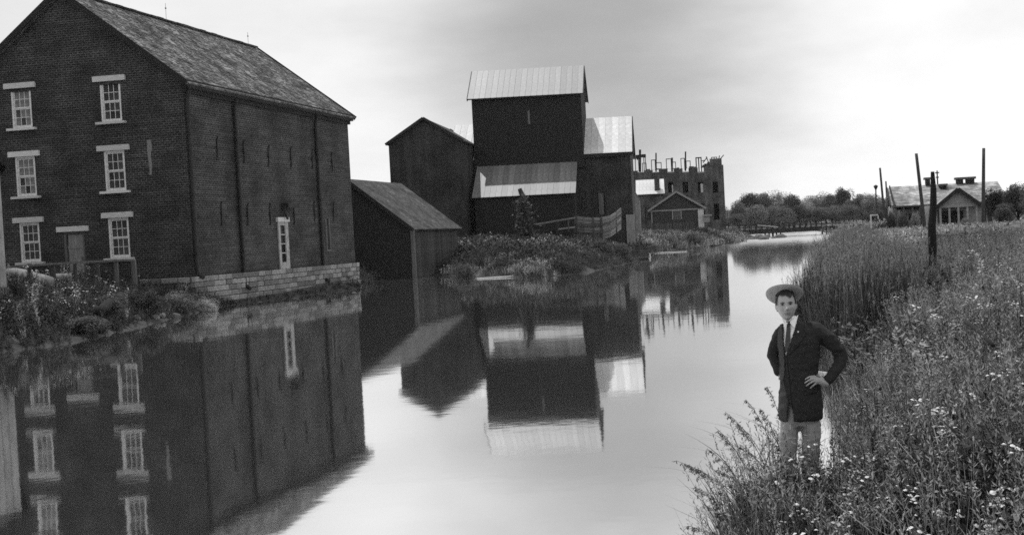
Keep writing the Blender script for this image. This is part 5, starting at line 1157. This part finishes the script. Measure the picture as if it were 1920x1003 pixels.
# ------------------------------------------------------------------ the man
from mathutils.bvhtree import BVHTree
from mathutils import noise as mnoise
MY = 9.15; K = MY/11.8
mz0 = gz(1.41, 9.15)-.02
MB0 = Vector((XZ(1500, MY, mz0), MY, mz0))
man = thing('person', 'man in straw hat, dark coat and pale trousers, hands on hips among the weeds', 'person', MB0)
def J(u, v, dy=0.0): return at(u, v, MY+dy*K)-MB0
FR = Vector((-.26, -.966, 0)); RT = Vector((.966, -.26, 0)); UPV = Vector((0, 0, 1))
def ring(c, rx, ry, n=40, sq=2.3, tilt=0):
    out = []; rx *= K; ry *= K*1.12
    for i in range(n):
        t = 2*math.pi*i/n; ct, st = math.cos(t), math.sin(t); k = (abs(ct)**sq+abs(st)**sq)**(-1/sq)
        out.append(c+RT*rx*ct*k-FR*ry*st*k+UPV*tilt*ct*rx)
    return out
def loft(mb, rings):
    base = len(mb.v); n = len(rings[0])
    for r in rings: mb.v += [tuple(p) for p in r]
    def add(ix): mb.f.append(tuple(ix)); mb.mi.append(mb.cur); mb.uv += [(0, 0)]*len(ix)
    for i in range(len(rings)-1):
        for j in range(n): a = base+i*n+j; b = base+i*n+(j+1) % n; add((a, b, b+n, a+n))
    add([base+j for j in range(n)][::-1]); add([base+(len(rings)-1)*n+j for j in range(n)])
def ball(mb, c, r, m3=None, n=14):
    base = len(mb.v); c = Vector(c); r = r if hasattr(r, '__len__') else (r, r, r); rows = []
    for i in range(n+1):
        ph = math.pi*i/n
        for j in range(2*n):
            t = math.pi*j/n; p = Vector((math.sin(ph)*math.cos(t)*r[0], math.sin(ph)*math.sin(t)*r[1], math.cos(ph)*r[2])); p = m3@p if m3 else p; mb.v.append(tuple(c+p))
    for i in range(n):
        for j in range(2*n):
            a = base+i*2*n+j; b = base+i*2*n+(j+1) % (2*n); mb.f.append((a, b, b+2*n, a+2*n)); mb.mi.append(0); mb.uv += [(0, 0)]*4
def chain(mb, pts, rad, n=16, sub=4):
    # smooth tapered limb through joints
    P_, R_ = [], []; rad = [r*K*1.03 for r in rad]
    pts = [Vector(p) for p in pts]
    for i in range(len(pts)-1):
        p0 = pts[max(i-1, 0)]; p1 = pts[i]; p2 = pts[i+1]; p3 = pts[min(i+2, len(pts)-1)]
        for k in range(sub):
            t = k/sub; P_.append(.5*((2*p1)+(-p0+p2)*t+(2*p0-5*p1+4*p2-p3)*t*t+(-p0+3*p1-3*p2+p3)*t**3)); R_.append(rad[i]*(1-t)+rad[i+1]*t)
    P_.append(pts[-1]); R_.append(rad[-1]); mb.tube(P_, R_, n)
    ball(mb, pts[0], rad[0]*.98, n=8); ball(mb, pts[-1], rad[-1]*.98, n=8)
def remeshed(mb, voxel, smooth=4, fac=.5):
    me = mb.mesh('tmp', SKIN); o = bpy.data.objects.new('tmp', me); COL.objects.link(o)
    m = o.modifiers.new('r', 'REMESH'); m.mode = 'VOXEL'; m.voxel_size = voxel
    if smooth: s_ = o.modifiers.new('s', 'SMOOTH'); s_.iterations = smooth; s_.factor = fac
    dg = bpy.context.evaluated_depsgraph_get(); out = bpy.data.meshes.new_from_object(o.evaluated_get(dg), depsgraph=dg)
    bpy.data.objects.remove(o); bpy.data.meshes.remove(me); out.polygons.foreach_set('use_smooth', [True]*len(out.polygons)); return out
SKIN = mat('skin', .24, .33, scale=20, bump=.05, rough=.5)
WOOL = mat('dark_wool', .015, .030, scale=60, bump=.4, bdist=.003, rough=.9, spec=.15)
WOOL_LIT = mat('lit_wool', .034, .048, scale=60, bump=.3, bdist=.003, rough=.8, spec=.2)  # same coat wool, coloured paler where the front catches the light
TROU = mat('pale_trouser_cloth', .22, .30, scale=25, bump=.3, bdist=.003, rough=.9)
SHIRT = mat('white_shirt', .72, .8, scale=10, bump=.05, rough=.7)
HAIR = mat('dark_hair', .006, .014, scale=40, stretch=(1, 1, .3), bump=.5, rough=.5)
STRAW = mat('straw', .22, .32, scale=70, stretch=(1, 1, 3), bump=.4, bdist=.003, rough=.8)
# head
HC = J(1474, 571.5, -.02)
hf_ = Vector((-.10, -.97, .06)).normalized(); hu = Vector((-.03, .06, 1)); hu = (hu-hf_*hu.dot(hf_)).normalized(); hr = hu.cross(hf_)*-1; hr = hf_.cross(hu)
if hr.x < 0: hr = -hr
HM = Matrix((hr, -hf_, hu)).transposed()     # columns: image-right, back, up
def g(x, z, cx, cz, sx, sz): return math.exp(-((x-cx)/sx)**2-((z-cz)/sz)**2)
def headp(th, ph):
    x = math.sin(ph)*math.cos(th); y = math.sin(ph)*math.sin(th); z = math.cos(ph)
    X, Y, Z = x*.0775, y*.096, z*.122
    if Z < 0:
        k = (-Z/.122); X *= 1-.27*k**2.0; Y = Y*(1-.20*k**1.3) - .012*k
    if y < 0 and abs(x) > .0: X *= 1-.06*(1-abs(z))*(-y)
    if Y < -.02:
        d = 0
        d += .033*g(X, Z, 0, -.031, .0125, .012)+.024*g(X, Z, 0, -.010, .0080, .024)+.006*(g(X, Z, -.012, -.035, .006, .006)+g(X, Z, .012, -.035, .006, .006))      # nose
        d += .005*g(X, Z, 0, .022, .045, .010)                                              # brow
        d -= .014*(g(X, Z, -.029, .004, .017, .011)+g(X, Z, .029, .004, .017, .011))        # eye hollows
        d += .006*(g(X, Z, -.043, -.024, .018, .018)+g(X, Z, .043, -.024, .018, .018))      # cheekbones
        d += .0055*g(X, Z, 0, -.062, .020, .0055)+.005*g(X, Z, 0, -.073, .017, .005)-.004*g(X, Z, 0, -.0675, .024, .0025)  # lips
        d += .010*g(X, Z, 0, -.100, .020, .015)-.005*g(X, Z, 0, -.084, .022, .006)-.003*(g(X, Z, -.027, -.052, .006, .016)+g(X, Z, .027, -.052, .006, .016))                                             # chin
        Y -= d
    return Vector((X, Y, Z))
bm_ = MB(); n1, n2 = 96, 72; base = 0
for i in range(n2+1):
    for j in range(n1): bm_.v.append(tuple(HC+HM@headp(2*math.pi*j/n1, math.pi*i/n2)))
for i in range(n2):
    for j in range(n1): a = i*n1+j; b = i*n1+(j+1) % n1; bm_.f.append((a, b, b+n1, a+n1)); bm_.mi.append(0); bm_.uv += [(0, 0)]*4
for s_ in (-1, 1): ball(bm_, HC+HM@Vector((s_*.076, .012, -.008)), (.010, .018, .031), HM@Matrix.Rotation(s_*-.25, 3, 'Z'))
chain(bm_, [J(1477, 590, .02), J(1481, 600, .03), J(1487, 616, .03)], [.054, .055, .075])
loft(bm_, [ring(J(1490, 612, .02), .10, .06), ring(J(1496, 625, .02), .16, .08), ring(J(1499, 665, .02), .16, .09), ring(J(1500, 715, .02), .15, .085), ring(J(1501, 765, .02), .155, .09)])
chain(bm_, [J(1487, 765, .02), J(1478, 870, -.02), J(1482, 978, .02)], [.078, .055, .04]); chain(bm_, [J(1517, 765, .0), J(1519, 872, -.04), J(1512, 980, -.02)], [.078, .055, .04])
for (fx, fv, fd) in ((1482, 984, -.05), (1512, 986, -.1)): ball(bm_, J(fx, fv, fd), (.035, .10, .03))
SHL, ELL, WRL = J(1464, 624, .06), J(1449, 664, .13), J(1461, 697, .07)
SHR, ELR, WRR = J(1534, 622, -.03), J(1578, 668, -.02), J(1549.5, 719, -.16)
chain(bm_, [SHL, ELL, WRL, J(1470, 706, .02)], [.05, .042, .032, .03]); chain(bm_, [SHR, ELR, WRR], [.05, .042, .029])
# visible hand on the hip: back of hand to the camera, fingers spread forward
pal = MB(); chain(bm_, [WRR, J(1541, 716, -.175), J(1533, 712.5, -.185)], [.029, .030, .030]); 
kn = [J(1527, 705.5, -.185), J(1526, 709.8, -.195), J(1527, 714.0, -.195), J(1530, 718.0, -.185)]
for k in kn: chain(bm_, [J(1540, 714.5, -.178), (J(1540, 714.5, -.178)+k)/2, k], [.019, .017, .0125], 10, 3)
tips = [(J(1518, 706.2, -.195), J(1510.2, 711.0, -.165)), (J(1517.5, 712.2, -.205), J(1509.3, 717.6, -.175)), (J(1519, 717.6, -.20), J(1512.4, 723.2, -.175)), (J(1524.5, 722.8, -.185), J(1519.5, 727.4, -.165))]
for k, (m_, t_) in zip(kn, tips): chain(bm_, [k, m_, t_], [.0115, .0100, .0078], 10, 3)
chain(bm_, [J(1543, 710.5, -.16), J(1536, 704.5, -.13), J(1531, 703.5, -.10)], [.015, .013, .010], 10, 3)
# other hand tucked behind the coat on the hip
chain(bm_, [J(1468, 704, .05), J(1476, 708, .02)], [.03, .026])
for k in range(4): chain(bm_, [J(1474, 702+k*4, .02), J(1482, 704+k*4, -.02), J(1487, 708+k*4, -.03)], [.011, .010, .008], 8, 2)
chain(bm_, [J(1466, 700, .06), J(1462, 706, .09), J(1461, 711, .10)], [.013, .011, .009], 8, 2)
body = obj('body', remeshed(bm_, .0042, 2, .4), man); body.data.materials.clear(); body.data.materials.append(SKIN)
hm = lambda x, y, z: HC+HM@Vector((x, y, z))
for s_ in (-1, 1):
    e = MB(); ball(e, hm(s_*.029, -.0765, .004), (.0125, .008, .0048), HM, 8); eo = e.build('eye', mat('shaded_eye', .07, .12, bump=0, rough=.2), man, True)  # eyeball coloured dark to paint in the shade of the socket
    e = MB(); ball(e, hm(s_*.029-.001, -.0840, .0035), (.0050, .003, .0044), HM, 6); e.build('iris', IRON, eo, True)
    e = MB(); e.tube([hm(s_*.012, -.0935, .0165), hm(s_*.03, -.0915, .0205), hm(s_*.049, -.079, .0155)], [.0024, .0034, .0016], 6); e.build('eyebrow', HAIR, man, True)
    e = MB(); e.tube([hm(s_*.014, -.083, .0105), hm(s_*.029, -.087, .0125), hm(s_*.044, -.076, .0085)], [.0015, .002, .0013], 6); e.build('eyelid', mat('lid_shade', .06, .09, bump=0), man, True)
e = MB(); e.tube([hm(-.027, -.0825, -.0635), hm(-.010, -.0940, -.0675), hm(.010, -.0940, -.0675), hm(.027, -.0825, -.0625)], [.0016, .0028, .0028, .0016], 6); e.build('mouth', mat('lips', .06, .10, bump=0), man, True)
for s_ in (-1, 1): e = MB(); ball(e, hm(s_*.0065, -.1115, -.041), (.0035, .004, .002), HM, 6); e.build('nostril', mat('lid_shade', .06, .09, bump=0), man, True)  # dark balls paint in the shade under the nose
# hair: a cap over the skull with a parted front
hb = MB(); rows = []
for i in range(0, 40):
    ph = math.pi*.62*i/39; rows.append([])
    for j in range(n1):
        th = 2*math.pi*j/n1; p = headp(th, ph); fr_ = -math.sin(th)*math.sin(ph); lim = .060+.008*math.cos(3*th)+.006*math.sin(7*th)
        low_ok = p.z > (lim if fr_ > .45 else (-.0 if abs(math.cos(th)) > .55 and fr_ > -.1 else -.055)); off = 1.09+.015*math.sin(9*th+5*ph)
        rows[-1].append((HC+HM@Vector((p.x*off, p.y*off, p.z*off)), low_ok))
for i in range(39):
    for j in range(n1):
        q = [rows[i][j], rows[i+1][j], rows[i+1][(j+1) % n1], rows[i][(j+1) % n1]]
        if all(x[1] for x in q) or i < 3: hb.face([x[0] for x in q], [(0, 0)]*4)
hb.build('hair', HAIR, man, True)
# straw hat pushed back on the head
hn = Vector((.06, .56, .80)).normalized(); hx = Vector((1, 0, -.05)); hx = (hx-hn*hx.dot(hn)).normalized(); hy = hn.cross(hx)
KH = .80; hc = J(1471.2, 554.5, .03); hat = MB(); prof = [(.088, .0), (.12, .002), (.15, .003), (.172, .007), (.181, .014), (.184, .0175), (.181, .0185), (.170, .012), (.15, .008), (.12, .007), (.093, .007)]
nn = 56; brv = []
for (r_, h_) in prof:
    brv.append([hc+hx*math.cos(t)*r_*KH+hy*math.sin(t)*r_*1.04*KH+hn*(h_+.006*math.cos(2*t)*(r_/.18)**2) for t in [2*math.pi*k/nn for k in range(nn)]])
for a, b in zip(brv, brv[1:]):
    for k in range(nn): hat.face([a[k], a[(k+1) % nn], b[(k+1) % nn], b[k]], [(0, 0)]*4)
hato = hat.build('hat', STRAW, man, True)
cr_ = MB(); pr2 = [(.092, .0), (.092, .055), (.089, .066), (.080, .071), (.0, .070)]
rg_ = [[hc+hx*math.cos(t)*r_*.84+hy*math.sin(t)*r_*.9+hn*h_*.9 for t in [2*math.pi*k/nn for k in range(nn)]] for (r_, h_) in pr2]
for a, b in zip(rg_, rg_[1:]):
    for k in range(nn): cr_.face([a[k], a[(k+1) % nn], b[(k+1) % nn], b[k]], [(0, 0)]*4)
cr_.build('crown', STRAW, hato, True)
bd_ = MB(); rg_ = [[hc+hx*math.cos(t)*.0945*.84+hy*math.sin(t)*.0945*.9+hn*h_ for t in [2*math.pi*k/nn for k in range(nn)]] for h_ in (.006, .036)]
for k in range(nn): bd_.face([rg_[0][k], rg_[0][(k+1) % nn], rg_[1][(k+1) % nn], rg_[1][k]], [(0, 0)]*4)
bd_.build('hat_band', WOOL, hato, True)
# shirt and collar
sh = MB(); loft(sh, [ring(J(1484, 604, .01), .062, .062), ring(J(1489, 612, .015), .12, .078), ring(J(1495, 622, .01), .185, .104), ring(J(1498, 645, .0), .190, .117), ring(J(1499, 670, 0), .185, .117), ring(J(1499, 700, 0), .178, .112), ring(J(1500, 735, 0), .185, .115)]); shirt = sh.build('shirt', SHIRT, man, True)
bvS = BVHTree.FromPolygons([Vector(v) for v in sh.v], sh.f)
cl = MB(); loft(cl, [ring(J(1482.5, 606, .012), .063, .066), ring(J(1481.8, 600, .012), .0605, .063), ring(J(1481.2, 592.5, .018), .059, .061), ring(J(1481.2, 592.0, .018), .056, .058), ring(J(1481.5, 597, .018), .054, .056)])
for (a, b, c_) in (((1466.5, 596), (1479, 604), (1470, 613)), ((1497, 590), (1480, 604), (1489.5, 615))):
    pts = [J(*a, -.075), J(*b, -.088), J(*c_, -.098)]; cl.face(pts, [(0, 0)]*3); cl.face([p+FR*-.006 for p in pts][::-1], [(0, 0)]*3)
cl.build('collar', SHIRT, man, True)
# coat
ct = MB(); loft(ct, [ring(J(1485, 604, .03), .075, .070), ring(J(1488, 609, .02), .115, .080), ring(J(1492, 614, .015), .165, .095, tilt=0), ring(J(1496, 622, .01), .205, .118), ring(J(1498, 640, .0), .208, .132), ring(J(1500, 665, 0), .196, .132), ring(J(1499, 695, 0), .188, .125), ring(J(1500, 715, 0), .196, .130), ring(J(1501, 740, 0), .216, .142), ring(J(1501, 765, 0), .226, .150), ring(J(1501.5, 786, 0), .215, .148)])
chain(ct, [J(1474, 616, .04), SHL, (SHL+ELL)/2+Vector((-.005, 0, 0)), ELL, (ELL+WRL)/2, WRL+Vector((0, 0, 0))], [.055, .066, .064, .058, .052, .045])
chain(ct, [J(1524, 615, -.01), SHR, (SHR+ELR)/2+Vector((.012, 0, .012)), ELR+Vector((-.005, 0, .0)), (ELR+WRR)/2+Vector((.012, 0, 0)), WRR+(ELR-WRR)*.10], [.07, .082, .078, .066, .060, .051])
cme = remeshed(ct, .0075, 7, .5)
cv = np.empty(len(cme.vertices)*3); cme.vertices.foreach_get('co', cv); cv = cv.reshape(-1, 3); nv = np.empty_like(cv); cme.vertices.foreach_get('normal', nv.ravel()) if False else None
nv = np.array([v.normal[:] for v in cme.vertices])
for i, p in enumerate(cv):
    q = Vector(p); f_ = mnoise.noise(Vector((q.x*9, q.y*9, q.z*22)))*.008+mnoise.noise(Vector((q.x*30+q.z*18, q.y*30, q.z*26)))*.005
    f_ += -.006*math.exp(-((q-(ELR-Vector((.05, 0, .0)))).length/.06)**2)*math.sin(q.z*160)
    cv[i] += nv[i]*f_
cme.vertices.foreach_set('co', cv.ravel()); cme.update()
def topx(p):
    c = CR3.transposed()@(Vector(p)+MB0-CAMP); return PPX+FPX*c.x/-c.z, PPY-FPX*c.y/-c.z
UV_ = [topx(p) for p in cv]
def inpoly(u, v, poly):
    c = False; n = len(poly)
    for i in range(n):
        (x1, y1), (x2, y2) = poly[i], poly[(i+1) % n]
        if (y1 > v) != (y2 > v) and u < (x2-x1)*(v-y1)/(y2-y1)+x1: c = not c
    return c
VP = [(1468, 590), (1500, 584), (1491, 613), (1473.5, 668), (1470.5, 645), (1469, 610)]
NP = [(1480.5, 750), (1476, 800), (1489, 800), (1487, 778)]
front = [FR.dot(Vector(n_)) > -.15 and (Vector(p)-J(1500, 660, 0)).dot(FR) > -.02 for n_, p in zip(nv, cv)]
kill = {i for i, (u, v) in enumerate(UV_) if front[i] and (inpoly(u, v, VP) or inpoly(u, v, NP))}
lowz = J(1500, 786, 0).z
polys = [tuple(p.vertices) for p in cme.polygons]; keep = [p for p in polys if sum(i in kill for i in p) < 2]
def from_faces(name, faces, m, off=0.0, parent=None):
    used = sorted({i for f in faces for i in f}); mp_ = {i: k for k, i in enumerate(used)}
    me = bpy.data.meshes.new(name); me.from_pydata([tuple(cv[i]+nv[i]*off) for i in used], [], [[mp_[i] for i in f] for f in faces]); me.materials.append(m); me.polygons.foreach_set('use_smooth', [True]*len(me.polygons)); me.update()
    o = obj(name, me, parent); return o
coat = from_faces('coat', keep, WOOL, 0, man)
def patch(name, poly, m, off=.007):
    fs = [f for f in keep if all(front[i] for i in f) and sum(inpoly(*UV_[i], poly) for i in f) >= 3]
    if fs: o = from_faces(name, fs, m, off, coat); md = o.modifiers.new('edge', 'SOLIDIFY'); md.thickness = off*.9; md.offset = -1
patch('lapel', [(1467, 601), (1459.5, 618), (1458, 650), (1461, 700), (1466, 722), (1472.5, 700), (1472, 668), (1469.5, 640), (1468, 612)], WOOL_LIT)
patch('lapel', [(1499, 590), (1509, 608), (1507, 622), (1512, 626), (1494, 652), (1474, 670), (1473, 667), (1491, 613)], WOOL, .006)
patch('pocket_flap', [(1506, 733), (1531, 728), (1532, 736), (1507, 742)], WOOL, .006)
patch('front_edge', [(1473, 668), (1476, 668), (1484, 750), (1488, 778), (1484, 778), (1480, 750)], WOOL, .005)
patch('front_flap', [(1460, 700), (1470, 715), (1478, 750), (1476, 792), (1466, 792), (1458, 765)], WOOL_LIT, .004)  # carries the painted light down the coat front
bvC = BVHTree.FromPolygons([Vector(p) for p in cv], polys)
def surf(u, v, bv, off=.004):
    d = ray(u, v).normalized(); h_ = bv.ray_cast(CAMP-MB0, d); return (h_[0]-d*off) if h_[0] else J(u, v, -.12)
tie = MB(); tp = [(1477.5, 602, 3.6), (1478.0, 606, 4.2), (1478.2, 609, 3.0), (1478.0, 620, 4.0), (1476.8, 640, 4.6), (1475, 660, 4.6)]
L_, R_ = [], []
for (u, v, w_) in tp: L_.append(surf(u-w_*1.0, v, bvS, .012)); R_.append(surf(u+w_, v, bvS, .012))
for i in range(len(tp)-1): tie.face([L_[i], L_[i+1], R_[i+1], R_[i]], [(0, 0)]*4); tie.face([p+FR*-.006 for p in (L_[i], R_[i], R_[i+1], L_[i+1])], [(0, 0)]*4)
tieo = tie.build('tie', mat('dark_silk', .02, .05, scale=60, bump=0, rough=.4), man, True)
pin = MB(); ball(pin, surf(1496.5, 622, bvC, .006), .006, n=6); pin.build('lapel_pin', SHIRT, coat, True)
for v in (690, 712): bt_ = MB(); ball(bt_, surf(1485, v, bvC, .003), .008, n=6); bt_.build('button', IRON, coat, True)
# trousers and boots
tr = MB(); loft(tr, [ring(J(1501, 745, .01), .165, .105), ring(J(1501, 765, .01), .178, .112), ring(J(1501, 790, .01), .172, .11), ring(J(1500, 797, .01), .16, .10)])
chain(tr, [J(1487, 772, .02), J(1479, 815, .0), J(1478, 868, -.02), J(1480, 920, .01), J(1482, 974, .03)], [.098, .092, .082, .080, .078]); chain(tr, [J(1517, 772, .0), J(1521, 815, -.03), J(1519, 870, -.04), J(1514, 925, -.02), J(1512, 976, .0)], [.100, .094, .084, .080, .078])
tme = remeshed(tr, .0095, 6, .5)
for v in tme.vertices:
    q = v.co; v.co = q+v.normal*(mnoise.noise(Vector((q.x*14, q.y*14, q.z*9)))*.009+mnoise.noise(Vector((q.x*10, q.y*10, q.z*40)))*.004)
o = obj('trousers', tme, man); tme.materials.clear(); tme.materials.append(TROU)
for (fx, fv, fd) in ((1482, 984, -.05), (1512, 986, -.1)): b_ = MB(); ball(b_, J(fx, fv, fd), (.045, .135, .042)); b_.build('shoe', IRON, man, True)
